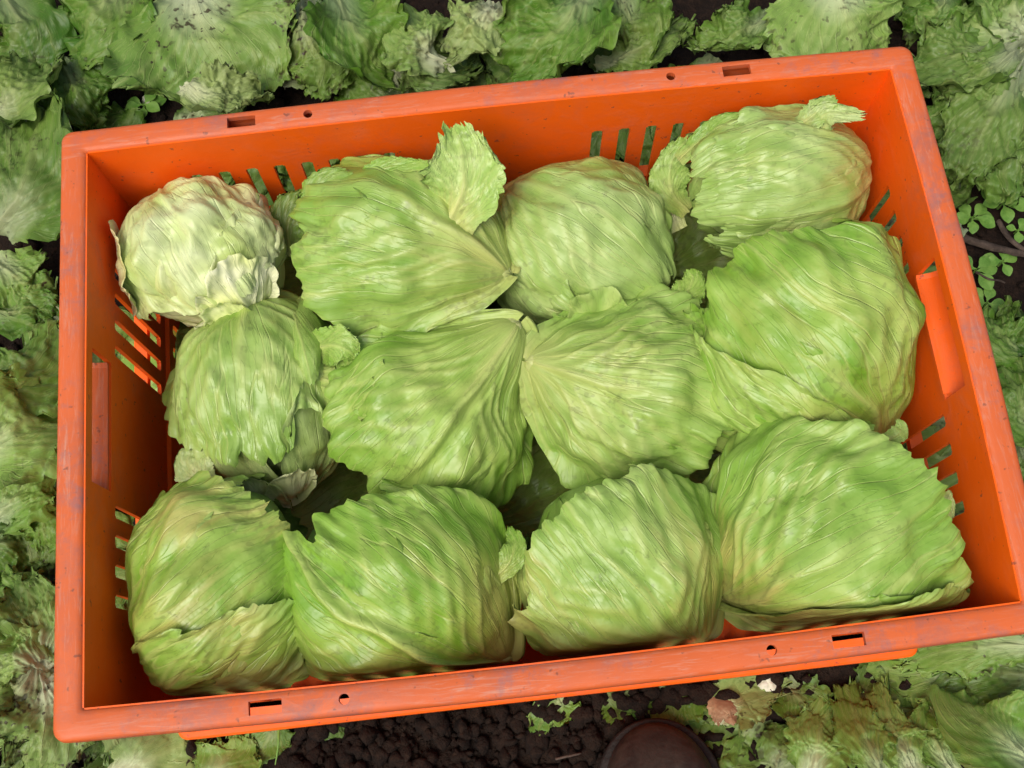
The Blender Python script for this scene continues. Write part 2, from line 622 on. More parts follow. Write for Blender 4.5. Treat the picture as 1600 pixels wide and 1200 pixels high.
def cut_prism(poly, z0, z1):
    b, n = len(cutV), len(poly)
    cutV.extend([(x, y, z0) for x, y in poly] + [(x, y, z1) for x, y in poly])
    cutF.append(tuple(b + i for i in range(n))[::-1])
    cutF.append(tuple(b + n + i for i in range(n)))
    for i in range(n):
        j = (i + 1) % n
        cutF.append((b + i, b + j, b + n + j, b + n + i))


for sy in (-1, 1):
    for sx in (-1, 1):
        cx, cy = sx * 0.174, sy * (CD - 0.0075)
        hy = 0.0040
        cut_prism([(cx - 0.0098, cy - hy), (cx + 0.0098, cy - hy), (cx + 0.0098, cy + hy), (cx - 0.0098, cy + hy)], HC - 0.012, HC + 0.01)
        cx, cy = sx * 0.1275, sy * (CD - 0.0068)
        cut_prism([(cx + 0.0032 * math.cos(a), cy + 0.0032 * math.sin(a)) for a in np.linspace(0, 2 * math.pi, 15)[:-1]], HC - 0.012, HC + 0.01)
for sx in (-1, 1):      # the outer lip is cut short over the hand holds
    x0, x1 = sx * (CW - 0.0035), sx * (CW + 0.02)
    cut_prism([(min(x0, x1), -0.0455), (max(x0, x1), -0.0455), (max(x0, x1), 0.0455), (min(x0, x1), 0.0455)], HC - 0.04, HC - 0.009)
cme = bpy.data.meshes.new('cut')
cme.from_pydata(cutV, [], cutF)
cut_o = bpy.data.objects.new('cut', cme)
COL.objects.link(cut_o)
bm_ = rim_tmp.modifiers.new('b', 'BOOLEAN')
bm_.operation = 'DIFFERENCE'
bm_.object = cut_o
bm_.solver = 'EXACT'
dg = bpy.context.evaluated_depsgraph_get()
rim_final = bpy.data.meshes.new_from_object(rim_tmp.evaluated_get(dg))
rim_final.name = 'rim'
bpy.data.objects.remove(rim_tmp)
bpy.data.objects.remove(cut_o)
for p in rim_final.polygons:
    p.use_smooth = True
rim_final.set_sharp_from_angle(angle=math.radians(50))
link('rim', rim_final, M_RIM, crate)
# outer stiffening ribs round the crate, and the corner posts
rib_prof = [(w3 - TH - 0.0012, 0.136), (0.0035, 0.138), (0.0035, 0.1415), (w3 - TH - 0.0012, 0.1435)]
rib_me = swept_ring('stiffening_rib', rib_prof, crate, M_WALL)
link('stiffening_rib', rib_me, M_WALL, crate)
foot_prof = [(w3 - 0.004, 0.248), (-0.0005, 0.2485), (-0.002, 0.250), (-0.002, 0.2795), (0.0005, 0.2797), (0.0005, 0.252), (w3 - 0.004, 0.2505)]
foot_me = swept_ring('base_flange', foot_prof, crate, M_RIM, bow=False)
link('base_flange', foot_me, M_WALL, crate)
for sx in (-1, 1):
    for sy in (-1, 1):
        # corner post: outer quarter column tying the walls together
        pts = rounded_path(0.021, 0.021, 0.007, 4, 1)
        n = len(pts)
        cx, cy = sx * (CW - 0.0245), sy * (CD - 0.0245)
        V = [(cx + x, cy + y, z) for z in (HC - 0.026, HC - 0.2575) for x, y in pts]
        keep = [(x - cx) * sx > -0.012 and (y - cy) * sy > -0.012 for x, y, z in V[:n]]
        V = [(x if (x - cx) * sx > 0 else cx + sx * 0.0, y if (y - cy) * sy > 0 else cy + sy * 0.0, z) for x, y, z in V]
        # flat inner faces lie just outside the wall plates
        V = [(sx * max(sx * x, IW + 0.0085) if False else x, y, z) for x, y, z in V]
        F = [(i, (i + 1) % n, n + (i + 1) % n, n + i) for i in range(n)]
        me = bpy.data.meshes.new('corner_post')
        V2 = []
        for x, y, z in V:
            # keep the post outside the inner space
            if sx * x < IW + 0.0045 and sy * y < ID + 0.0045:
                if IW - sx * x < ID - sy * y:
                    x = sx * (IW + 0.0045)
                else:
                    y = sy * (ID + 0.0045)
            V2.append((x, y, z))
        me.from_pydata(V2, [], F)
        link('corner_post', me, M_WALL, crate)
# floor with slots
us = sorted(set(np.linspace(-IW + 0.006, IW - 0.006, 58).round(5)))
vs2 = sorted(set(np.linspace(-ID + 0.006, ID - 0.006, 9).round(5)))
iu = {round(u, 5): i for i, u in enumerate(us)}


def floor_hole(u, v):
    i = int((u - us[0]) / (us[1] - us[0]))
    j = int((v - vs2[0]) / (vs2[1] - vs2[0]))
    return i % 3 == 1 and j not in (0, 4, 7)


V, F = plate(us, vs2, floor_hole, lambda u, v, w: (u, v, 0.011 - w * TH))
link('floor_grid', mesh_np('floor_grid', V, F, False), M_WALL, crate)


# ------------------------------------------------------------------ lettuce leaves
def teeth(x, seed):
    """torn, toothed margin: roughly -1..0.6"""
    saw = np.abs(((x * 17 + 4.2 * pn(x * 3, 0.5, 0, seed)) % 1.0) - 0.35) * (0.35 + 1.3 * np.maximum(pn(x * 1.9, 4.4, 0, seed), 0))
    return 0.5 * pn(x * 3.5, 0, 0, seed + 2) + 0.45 * pn(x * 11, 0, 0, seed + 3) - 0.55 * saw + 0.25 * pn(x * 31, 0, 0, seed + 5)


class Head:
    def __init__(s, name_, label, px, py, rx, ry, zc, pole, seed, cone=0.0, lump=0.06, rz=None):
        old, zc = zc
        s.dz = zc - old
        s.c = at(px, py, HC - zc)
        dist = np.linalg.norm(s.c - CAM_P)
        s.ax = np.array([rx, ry, 0]) * dist / FPX * 0.88
        s.ax[2] = (0.5 * (s.ax[0] + s.ax[1])) if rz is None else rz
        s.b = camdir(pole)
        s.seed, s.cone, s.lump = seed, cone, lump
        e = BZ - s.b * (BZ @ s.b)
        s.e1 = unit(e) if np.linalg.norm(e) > 1e-3 else unit(np.cross(s.b, RX))
        s.e2 = np.cross(s.b, s.e1)
        s.root = thing(name_, label, 'lettuce', (s.c[0], s.c[1], max(s.c[2] - s.ax[2], 0.012)), 'iceberg lettuce heads in the crate')

    def repole(s, v):
        s.b = camdir(v)
        s.e1 = unit(BZ - s.b * (BZ @ s.b))
        s.e2 = np.cross(s.b, s.e1)

    def radius(s, d):
        l = np.stack([d @ RX / s.ax[0], d @ UY / s.ax[1], d @ BZ / s.ax[2]], -1)
        r = (np.abs(l) ** 2.2).sum(-1) ** (-1 / 2.2)
        q = d * 1.0
        r = r * (1 + s.lump * pn(q[..., 0] * 1.7, q[..., 1] * 1.7, q[..., 2] * 1.7, s.seed)
                 + s.lump * 0.55 * pn(q[..., 0] * 4, q[..., 1] * 4, q[..., 2] * 4, s.seed + 9))
        psi = np.arccos(np.clip(d @ s.b, -1, 1))
        return r * (1 + s.cone * np.exp(-(psi / 0.36) ** 2) - 0.4 * s.cone * np.exp(-((psi - 0.75) / 0.35) ** 2))

    def dirs(s, psi, az):
        return (np.cos(psi)[..., None] * s.b + np.sin(psi)[..., None] *
                (np.cos(az)[..., None] * s.e1 + np.sin(az)[..., None] * s.e2))

    def heart(s, color):
        n, m = 40, 60
        psi = np.linspace(0.001, math.pi - 0.001, n)[:, None] + np.zeros((1, m))
        az = np.linspace(0, 2 * math.pi, m)[None, :] + np.zeros((n, 1))
        d = s.dirs(psi, az)
        r = s.radius(d) - 0.006 + 0.0015 * pn(az * 3, psi * 2, 0, s.seed)
        P = s.c + d * r[..., None]
        me = leaf_mesh('heart', P, np.stack([0 * psi, 0 * psi, np.exp(-psi * 2)], -1), np.stack([az / 3, psi / 2], -1))
        link('heart', me, M_HEAD, s.root, color)

    def stalk(s, r=0.0085, color=(0.35, 0.35, 0.05, 1.0)):
        """pinched stalk end where the leaf bases meet"""
        n, m = 14, 20
        u = np.linspace(0.02, math.pi - 0.02, n)[:, None]
        a = np.linspace(0, 2 * math.pi, m)[None, :]
        rr = r * (1 + 0.16 * pn(np.cos(a) * 2.2, np.sin(a) * 2.2, u, s.seed))
        rad = float(s.radius(s.b[None, :])[0])
        P = (s.c + s.b * (rad + 0.0055) + s.b * (1.1 * rr * np.cos(u))[..., None] + s.e1 * (rr * np.sin(u) * np.cos(a))[..., None]
             + s.e2 * (rr * np.sin(u) * np.sin(a))[..., None])
        P = crate_keep(P)
        one = np.ones((n, m))
        me = leaf_mesh('stalk_end', P, np.stack([0.4 * one, 0 * one, 0.8 * one], -1), np.stack([a / 8 + 0 * one, u / 3 + 0 * one], -1))
        link('stalk_end', me, M_HEAD, s.root, color)

    def leaf(s, az0, half, length, layer, color, seed=None, psi0=0.012, rib=0.0035, pleat=1.0, frill=1.0, flare=0.0, twist=0.0,
             n=84, m=120, shape=0.34, tear=1.0, label=None, mat=None, ribw=1.0, bend=0.0, ribdecay=0.75):
        seed = s.seed * 3.1 + layer * 5.7 if seed is None else seed
        rho = (np.linspace(0, 1, n) ** 0.9)[:, None]
        t = np.linspace(-1, 1, m)[None, :]
        prof = np.cos(np.abs(t) * math.pi / 2 * 0.985) ** shape
        tt = teeth(t * half * 1.6, seed)
        pm = length * prof * (1 + 0.034 * tear * tt)
        # a few deep tears
        pm = pm * (1 - 0.10 * tear * sstep(0.25, 0.6, pn(t * 4.1, 3.3, 0, seed)))
        psi = psi0 + rho * pm
        ang = half * t * (1 + 0 * rho) + az0 + twist * psi + 0.10 * pn(t * 2, psi * 1.3, 0, seed)
        ang = ang + 0.02 * tear * sstep(0.75, 1.0, rho) * pn(t * 16, psi * 9, 0, seed)
        ang, psi = np.broadcast_arrays(ang, psi)
        d = s.dirs(psi, ang)
        a = t * half * np.ones_like(rho)              # leaf-space azimuth
        arc = np.sin(np.clip(psi, 0, math.pi)) * 0.075   # distance from the axis
        grow = sstep(0.0, 0.5, psi)
        # midrib and side veins
        w = ribw * (0.035 + 0.10 * np.exp(-psi * 1.4))
        g = a + 0.12 * pn(psi * 1.6, 2.2, 0, seed) + bend * psi
        mid = np.exp(-(g / w) ** 2) * np.exp(-psi * ribdecay)
        vein = mid.copy()
        for sg in (-1, 1):
            for q in range(1, 7):
                st = 0.10 + 0.24 * q
                path = sg * (0.05 + (0.75 + 0.10 * pn(q * 1.7, sg, 0, seed)) * half * (1 - np.exp(-np.maximum(psi - st + 0.25, 0) * (1.15 - 0.07 * q))))
                ww = 0.022 + 0.035 * np.exp(-(psi - st) * 1.5)
                vein = np.maximum(vein, 0.7 * np.exp(-((g - path) / ww) ** 2) * sstep(st - 0.25, st + 0.1, psi) * np.exp(-0.35 * psi))
        for q in range(7):
            a0 = (q - 3) * half * 0.26 + 0.1 * pn(q * 3.1, 0.2, 0, seed)
            vein = np.maximum(vein, 0.4 * np.exp(-((g - a0) / 0.03) ** 2) * np.exp(-psi * 0.8))
        disp = grow * np.maximum(rib * mid, min(rib, 0.0030) * vein) + 0.0045 * np.exp(-(psi / 0.16) ** 2)
        # pleats that run away from the base, and blisters between the veins
        n1 = pn(a * 3.2, psi * 0.9, 0, seed)
        n2 = pn(a * 7.0 + 1.5 * n1, psi * 1.8, 0, seed + 1)
        n3 = pn(a * 16 + 2 * n2, psi * 4.0, 0, seed + 2)
        n4 = pn(d[..., 0] * 13, d[..., 1] * 13, d[..., 2] * 13, seed)
        n5 = pn(a * 34 + 2 * n3, psi * 7.0, 0, seed + 4)
        disp = disp + pleat * np.clip(np.sin(np.clip(psi, 0, 3.1)) * 1.05, 0, 1) ** 1.3 * (0.0034 * n1 + 0.0011 * (0.5 - np.abs(n2)) + 0.00025 * n3 + 0.00035 * n4 + 0.0001 * n5)
        bl = pn(d[..., 0] * 2.8, d[..., 1] * 2.8, d[..., 2] * 2.8, seed + 8)
        disp = disp + pleat * 0.0050 * bl * sstep(0.5, 1.2, psi)
        # overlapping folds: a rounded swell that drops off sharply on one side
        rs = np.random.RandomState(int(seed * 10) % 9999)
        for q in range(9):
            a0, sl, p0, pl = rs.uniform(-0.85, 0.85) * half, rs.uniform(-0.35, 0.35), rs.uniform(0.35, 1.5), rs.uniform(0.35, 0.9)
            x = (g - a0 - sl * (psi - p0) - 0.08 * pn(psi * 3, q, 0, seed)) * rs.choice([-1, 1])
            env = np.exp(-((psi - p0) / pl) ** 2)
            disp = disp + pleat * rs.uniform(0.0012, 0.0042) * np.sin(np.clip(psi, 0, 3.1)) * env * np.where(x > 0, np.exp(-(x / 0.22) ** 2), np.exp(-(x / 0.03) ** 2))
        # margin: thin, frilled and a little lifted
        ed = sstep(0.80, 1.0, rho) * np.ones_like(a)
        ed = np.maximum(ed, sstep(0.88, 1.0, np.abs(t)) * np.ones_like(rho))
        fr = pn(a * 9, psi * 1.5, 0, seed + 6) * 0.7 + pn(a * 24, psi * 4, 0, seed + 7) * 0.5
        disp = disp + frill * ed * (0.0040 * fr + 0.0015) + (flare + 0.002) * ed ** 2
        r = s.radius(d) + 0.0017 * layer + disp + 0.0005
        P = s.c + d * r[..., None]
        P[..., 2] = np.maximum(P[..., 2], 0.013)
        P = crate_keep(P)
        base = np.exp(-psi * 1.15)
        data = np.stack([np.clip(vein, 0, 1), ed, base], -1)
        uv = np.stack([a / 3 + 0.5, psi / 2], -1)
        me = leaf_mesh('wrapper_leaf', P, data, uv)
        o = link('wrapper_leaf', me, mat or M_HEAD, s.root, color)
        if label:
            o['label'] = label
        return o


def crate_keep(P):
    """leaves inside the crate stay off its walls"""
    for ax, lim in ((0, IW - 0.004), (1, ID - 0.0015)):
        v = P[..., ax]
        e = np.maximum(np.abs(v) - (lim - 0.009), 0)
        P[..., ax] = np.where(e > 0, np.sign(v) * (lim - 0.009 + 0.009 * (1 - np.exp(-e / 0.009))), v)
    return P


def catmull(pts, s):
    pts = np.asarray(pts, float)
    pts = np.concatenate([[2 * pts[0] - pts[1]], pts, [2 * pts[-1] - pts[-2]]])
    k = len(pts) - 3
    x = np.clip(s, 0, 1) * k
    i = np.minimum(x.astype(int), k - 1)
    f = (x - i)[..., None]
    p0, p1, p2, p3 = pts[i], pts[i + 1], pts[i + 2], pts[i + 3]
    return 0.5 * (2 * p1 + (p2 - p0) * f + (2 * p0 - 5 * p1 + 4 * p2 - p3) * f ** 2 + (3 * p1 - p0 - 3 * p2 + p3) * f ** 3)


def free_leaf(spine, width, up=(0, 0, 1), cup=0.0, ruffle=0.012, crumple=0.006, seed=1.0, n=44, m=44, rib=0.004, tear=1.0,
              root_w=0.16, clamp=None, roll=0.0, fat=0.0, blunt=0.30):
    """one loose leaf: base to tip along the spine, width = half width"""
    s = np.linspace(0, 1, n)[:, None]
    t = np.linspace(-1, 1, m)[None, :]
    L = np.linalg.norm(np.diff(np.asarray(spine, float), axis=0), axis=1).sum()
    # outline: narrow base, broad rounded torn tip
    prof = root_w + (1 - root_w) * sstep(0.02, 0.62, s)
    sweep = 1 - blunt * np.abs(t) ** 2.4                     # side lobes end before the tip
    jag = teeth(t * 2.3 + 0 * s, seed)
    se = s * (sweep * (1 + 0.07 * tear * jag * sstep(0.3, 1.0, s)))
    se = np.clip(se, 0, 1.12)
    sidejag = teeth(s * 3.0 + 5 * np.sign(t), seed + 4)
    wv = width * prof * (1 - 0.30 * sstep(0.7, 1.0, s)) * (1 + 0.12 * tear * sidejag * sstep(0.6, 1, np.abs(t)))
    C = catmull(spine, np.minimum(se, 1.0) + 0 * t)
    e = 1e-3
    T = catmull(spine, np.clip(se, 0, 1 - e) + e + 0 * t) - catmull(spine, np.clip(se, 0, 1 - e) + 0 * t)
    T /= np.linalg.norm(T, axis=-1, keepdims=True) + 1e-12
    C = C + T * (np.maximum(se - 1.0, 0) * L)[..., None]
    upv = np.asarray(up, float)
    S = np.cross(T, upv)
    S /= np.linalg.norm(S, axis=-1, keepdims=True) + 1e-9
    N = np.cross(S, T)
    if roll:
        cr, sr = math.cos(roll), math.sin(roll)
        S, N = S * cr + N * sr, N * cr - S * sr
    x = wv * t                                                # across, metres
    y = se * L
    at_ = np.abs(t) * sstep(0.1, 0.5, s)
    ruffle = ruffle * min(1.0, width / 0.030)
    crumple = crumple * min(1.0, width / 0.030)
    rib = rib * min(1.0, width / 0.030)
    k = 1.0 / max(width, 0.02)
    n1 = pn(x * 1.3 * k, y * 1.3 * k, 0, seed)
    n2 = pn(x * 3.0 * k + 0.8 * n1, y * 2.6 * k, 0, seed + 1)
    n3 = pn(x * 7.5 * k, y * 6.5 * k, 0, seed + 2)
    g = t + 0.05 * pn(s * 4, 0, 0, seed)
    vein = np.exp(-(g / (0.05 + 0.10 * (1 - s))) ** 2) * (1.05 - 0.75 * s)
    for sg in (-1, 1):
        for q in range(1, 7):
            s0 = 0.10 * q - 0.04
            path = sg * (s - s0) * (1.55 - 0.05 * q + 0.3 * pn(q * 2.3, sg, 0, seed))
            vein = np.maximum(vein, 0.55 * np.exp(-((g - path) / 0.035) ** 2) * sstep(s0, s0 + 0.05, s) * (1 - 0.5 * s))
    edge = np.maximum(sstep(0.72, 1.0, np.abs(t)) * sstep(0.1, 0.4, s), sstep(0.78, 1.0, s) * np.ones_like(t))
    fr = pn(x * 3.6 * k, y * 3.6 * k, 0.5, seed + 3) + 0.28 * pn(x * 9 * k, y * 9 * k, 0.2, seed + 6)
    h = cup * width * (at_ ** 2) + crumple * (1.1 * n1 + 0.8 * (0.35 - np.abs(n2)) + 0.35 * (0.3 - np.abs(n3)) + 0.12 * pn(x * 16 * k, y * 13 * k, 0, seed + 12)) + ruffle * edge * fr
    h = h + rib * vein * (1 - 0.5 * s) - 0.0 * x
    # puckering pulls the margin sideways as well
    push = ruffle * 0.45 * edge * pn(x * 5 * k, y * 5 * k, 3.3, seed + 9)
    if fat:
        h = h - fat * (1 - t ** 2)
    P = C + S * (x + push)[..., None] + N * h[..., None]
    if clamp is not None:
        P = clamp(P)
    base = np.clip(1.0 - 1.25 * s, 0, 1) ** 1.2 * np.ones_like(t) * np.exp(-(t * (0.4 + 2.2 * s)) ** 2)
    data = np.stack([np.clip(vein, 0, 1) * np.ones_like(x), edge * np.ones_like(x), base], -1)
    uv = np.stack([t * 0.5 / (0.35 + 0.65 * s) * 0.6 + 0.5 + 0 * s, s * 1.2 + 0 * t], -1)
    return leaf_mesh('leaf', P, data, uv)


# ---- the twelve heads
def C4(pale=0.0, brown=0.0, rot=0.25, bri=1.0):
    return (pale, brown, rot, bri)


R = math.radians


def std_under(h, col, length=2.5, half=1.75):
    h.heart(col)
    h.leaf(math.pi, half, length, 0, col, n=50, m=70)
    h.leaf(R(100), half, length, 1, col)
    h.leaf(R(-105), half, length * 0.96, 2, col)


# far row, left to right
h = Head('iceberg_lettuce', 'small pale lettuce head with white curled ribs in the far left crate corner', 318, 400, 122, 106, (0.15, 0.072), (0.25, -0.95, -0.02), 1, 0, 0.07)
c = C4(0.55, 0.28, 0.2, 1.12)
std_under(h, C4(0.70, 0.35, 0.2, 1.12), 2.3)
h.repole((-0.55, 0.80, 0.0))
h.leaf(R(10), 1.8, 2.45, 3.2, c, pleat=1.3, rib=0.003, frill=0.8)
h.repole((0.62, -0.74, 0.10))
h.leaf(R(-14), 1.25, 1.05, 4.2, C4(1.0, 0, 0.05, 1.2), pleat=0.8, rib=0.006, frill=1.3, flare=0.002, tear=1.4, shape=0.6, n=60, m=70, label='thick white curled leaf base')
h.leaf(R(34), 1.1, 0.78, 5.4, C4(1.0, 0, 0.05, 1.25), pleat=0.8, rib=0.008, ribw=2.0, frill=1.3, flare=0.003, tear=1.2, shape=0.7, n=60, m=70, label='thick white curled leaf base')
h.repole((-0.93, -0.30, 0.0))
h.leaf(R(5), 1.15, 0.95, 6, C4(0.95, 0.15, 0.05, 1.15), pleat=0.6, rib=0.003, frill=0.5, flare=0.003, tear=0.3, n=60, m=70, label='pale curled outer leaf base')
H1 = h
h = Head('iceberg_lettuce', 'lettuce head with fan-ribbed outer leaf and a torn leaf standing up against the far wall', 628, 398, 163, 136, (0.165, 0.074), (0.88, -0.20, 0.44), 2, 0.10)
std_under(h, C4(0.1, 0.2))
h.leaf(R(-22), 1.62, 2.25, 5, C4(0.08, 0.30), rib=0.0095, pleat=0.9, frill=1.5, ribw=1.5, flare=0.004)
h.stalk()
H2 = h
h = Head('iceberg_lettuce', 'smooth pale green lettuce head in the far row, between two leafier ones', 903, 387, 138, 134, (0.165, 0.085), (-0.80, 0.60, 0.02), 3, 0, 0.05)
std_under(h, C4(0.2, 0.35))
h.leaf(R(15), 1.9, 2.75, 4, C4(0.22, 0.30), rib=0.003, pleat=0.85)
h.repole((0.15, -0.98, 0.05))
h.leaf(R(-10), 1.2, 0.95, 5.6, C4(0.16, 0.1), rib=0.003, pleat=0.8, frill=1.3, tear=1.5, n=70, m=90)
H3 = h
h = Head('iceberg_lettuce', 'yellowish lettuce head with a browned side in the far right corner of the crate', 1197, 288, 146, 103, (0.14, 0.066), (0.95, 0.22, -0.02), 4, 0.05)
std_under(h, C4(0.2, 0.65))
h.leaf(R(-8), 1.7, 2.55, 4, C4(0.22, 0.80), rib=0.003, pleat=0.7, frill=1.2)
h.leaf(R(30), 1.7, 2.62, 5.2, C4(0.20, 0.70), rib=0.003, frill=1.2, pleat=0.6)
H4 = h
# middle row
h = Head('iceberg_lettuce', 'lettuce head beside the left wall with torn wrapper leaf and white ribs bared below', 418, 624, 134, 152, (0.165, 0.11), (0.30, -0.95, 0.02), 5, 0, 0.06)
std_under(h, C4(0.35, 0.2), 2.2)
h.repole((-0.15, 0.98, 0.0))
h.leaf(R(3), 1.8, 2.12, 5, C4(0.15, 0.15), rib=0.003, pleat=0.8, frill=1.7, tear=1.7)
h.repole((0.22, -0.96, 0.02))
h.leaf(R(-20), 0.62, 0.80, 3.4, C4(0.92, 0.05, 0.1, 1.25), pleat=0.4, rib=0.006, frill=0.5, flare=0.002, tear=0.6, n=60, m=60, ribw=2.2, label='bare whitish rib')
h.leaf(R(22), 0.55, 0.90, 4.2, C4(0.85, 0.05, 0.1, 1.25), pleat=0.4, rib=0.006, frill=0.5, flare=0.002, tear=0.6, n=60, m=60, ribw=2.2, label='bare whitish rib')
H5 = h
h = Head('iceberg_lettuce', 'lettuce head drawn up into a pointed stalk end, left of the middle of the crate', 678, 644, 154, 148, (0.165, 0.098), (0.64, 0.66, 0.40), 6, 0.30)
std_under(h, C4(0.05, 0.12))
h.leaf(R(12), 1.7, 2.15, 5, C4(0.03, 0.14), rib=0.0065, pleat=1.15, frill=1.5, flare=0.004, ribw=1.3)
h.stalk()
h.repole((-0.88, 0.25, 0.10))
h.leaf(R(8), 1.25, 0.98, 6.5, C4(0.10, 0.10), rib=0.003, pleat=0.9, frill=1.4, tear=1.8, n=70, m=90)
H6 = h
h = Head('iceberg_lettuce', 'lettuce head with its stalk end facing left and toothed leaf edge on the right', 983, 612, 150, 140, (0.16, 0.095), (-0.86, 0.25, 0.44), 7, 0.15)
std_under(h, C4(0.08, 0.2))
h.leaf(R(0), 1.75, 2.10, 5, C4(0.10, 0.22), rib=0.005, pleat=1.1, frill=1.6, flare=0.006)
h.stalk()
H7 = h
h = Head('iceberg_lettuce', 'large lettuce head with curving folds beside the right wall of the crate', 1246, 524, 172, 182, (0.15, 0.072), (0.52, -0.78, 0.05), 8, 0.08, 0.05)
std_under(h, C4(0.0, 0.2))
h.leaf(R(-8), 1.85, 2.55, 5, C4(0.0, 0.34), rib=0.004, pleat=1.2, frill=1.2, twist=0.22)
h.leaf(R(52), 0.85, 2.2, 6.6, C4(0.04, 0.30), rib=0.004, pleat=0.9, frill=1.2, twist=0.22)
H8 = h
# near row
h = Head('iceberg_lettuce', 'lettuce head with brown bruised side in the near left corner of the crate', 358, 914, 132, 170, (0.165, 0.085), (-0.80, -0.60, 0.0), 9, 0, 0.05)
std_under(h, C4(0.1, 0.9))
h.leaf(R(4), 1.9, 2.6, 4.6, C4(0.0, 0.85), rib=0.003, pleat=1.1, frill=1.8, tear=1.0)
h.repole((-0.80, -0.60, 0.0))
h.leaf(R(-46), 0.9, 2.25, 6.2, C4(0.05, 0.75), rib=0.003, pleat=0.9, frill=1.6, tear=1.4)
H9 = h
h = Head('iceberg_lettuce', 'lettuce head with a thick yellow midrib twisting across it by the near wall', 622, 912, 180, 168, (0.165, 0.09), (0.80, -0.58, 0.14), 10, 0.10)
std_under(h, C4(0.05, 0.4))
h.leaf(R(19), 1.85, 2.45, 4.5, C4(0.0, 0.45), rib=0.011, pleat=0.7, frill=1.4, ribw=0.95, bend=0.10, flare=0.003, ribdecay=0.22)
h.stalk()
H10 = h
h = Head('iceberg_lettuce', 'lettuce head with brown-tinged veins gathering at its near right corner, by the near wall', 962, 880, 160, 158, (0.165, 0.09), (0.62, -0.72, 0.12), 11, 0.09, 0.045)
std_under(h, C4(0.1, 0.5))
h.leaf(R(0), 1.75, 2.22, 5, C4(0.10, 0.85), rib=0.006, pleat=0.9, frill=1.5, flare=0.004)
h.stalk()
H11 = h
h = Head('iceberg_lettuce', 'broad lettuce head with long creases and tan-stained edge in the near right corner', 1298, 826, 176, 170, (0.16, 0.076), (-0.82, -0.52, -0.05), 12, 0.04, 0.05)
std_under(h, C4(0.05, 0.6))
h.leaf(R(0), 1.8, 2.35, 5, C4(0.06, 0.75), rib=0.0045, pleat=1.1, frill=1.7, flare=0.004)
h.leaf(R(-58), 0.80, 2.1, 6.4, C4(0.08, 0.45), rib=0.004, pleat=0.9, frill=1.4)
H12 = h


# heads of the layer below, glimpsed in the gaps
for (px_, py_, sd_, lab_) in ((495, 790, 61, 'shaded lower lettuce in the dark gap at the left, between middle and near rows'),
                              (815, 770, 62, 'shaded lower lettuce in the dark gap at the centre of the crate'),
                              (860, 520, 63, 'shaded lower lettuce in the gap behind the pointed stalk end'),
                              (1105, 690, 64, 'shaded lower lettuce in the dark gap right of the centre'),
                              (560, 540, 65, 'shaded lower lettuce in the gap between far and middle rows, left'),
                              (1075, 400, 68, 'shaded lower lettuce in the gap between the two right heads of the far row'),
                              (455, 400, 69, 'shaded lower lettuce between the pale corner head and its neighbour'),
                              (285, 600, 66, 'shaded lower lettuce against the left wall')):
    h = Head('iceberg_lettuce', lab_, px_, py_, 112, 112, (.2, .245), (0.5, 0.3, -0.5), sd_)
    h.heart(C4(0.05, 0.1))
    h.leaf(R(20), 1.8, 2.7, 2, C4(0.05, 0.2), n=50, m=70)
    h.leaf(R(-110), 1.6, 2.4, 3, C4(0.05, 0.2), n=50, m=70)


# ---- torn flaps, ribs and loose pieces that belong to the heads
def flap(h, pts, width_px, color, seed, name='torn_leaf', label=None, up=None, keep=True, **kw):
    sp = [at(x, y, HC - z - h.dz) for x, y, z in pts]
    w = width_px * np.linalg.norm(sp[len(sp) // 2] - CAM_P) / FPX
    kw['ruffle'] = kw.get('ruffle', 0.01) * 0.5
    kw['crumple'] = kw.get('crumple', 0.006) * 0.5
    me = free_leaf(sp, w, BZ if up is None else up, seed=seed, clamp=crate_keep if keep else None, **kw)
    me.name = name
    o = link(name, me, M_HEAD, h.root, color)
    if label:
        o['label'] = label
    return o


flap(H2, [(700, 345, 0.105), (722, 300, 0.090), (722, 245, 0.082), (705, 190, 0.075)], 62, C4(0.18, 0.25, 0.2, 1.15), 21, label='torn leaf standing up from the head',
     ruffle=0.010, crumple=0.006, cup=0.25, root_w=0.7, tear=1.6)
flap(H2, [(560, 300, 0.115), (590, 275, 0.105), (640, 268, 0.10), (690, 262, 0.09)], 26, C4(0.0, 0.15), 22, ruffle=0.012, root_w=0.6, tear=1.5)
flap(H2, [(500, 350, 0.13), (490, 315, 0.12), (520, 285, 0.11), (560, 280, 0.105)], 30, C4(0.0, 0.1, 0.4, 0.8), 23, ruffle=0.012, root_w=0.5, tear=1.5)
flap(H2, [(455, 400, 0.17), (450, 350, 0.155), (470, 320, 0.15), (490, 310, 0.15)], 34, C4(0.0, 0.3, 0.8, 0.55), 24, ruffle=0.014, root_w=0.5, tear=1.5)
flap(H4, [(1262, 235, 0.095), (1275, 200, 0.085), (1295, 178, 0.075), (1350, 182, 0.068)], 24, C4(0.35, 0.7), 25, label='frilly tan shred at the edge of the head',
     ruffle=0.012, crumple=0.007, root_w=0.55, tear=1.8)
flap(H4, [(1240, 200, 0.09), (1265, 185, 0.08), (1290, 165, 0.075), (1310, 158, 0.07)], 20, C4(0.2, 0.5), 26, ruffle=0.010, root_w=0.6, tear=1.8)
flap(H4, [(1075, 330, 0.15), (1050, 300, 0.135), (1050, 255, 0.12), (1075, 215, 0.105)], 32, C4(0.1, 0.3), 27, ruffle=0.012, root_w=0.5, tear=1.5)
flap(H4, [(1060, 250, 0.11), (1100, 215, 0.095), (1140, 190, 0.09), (1190, 182, 0.088)], 18, C4(0.05, 0.25), 28, ruffle=0.010, root_w=0.6, tear=1.5)
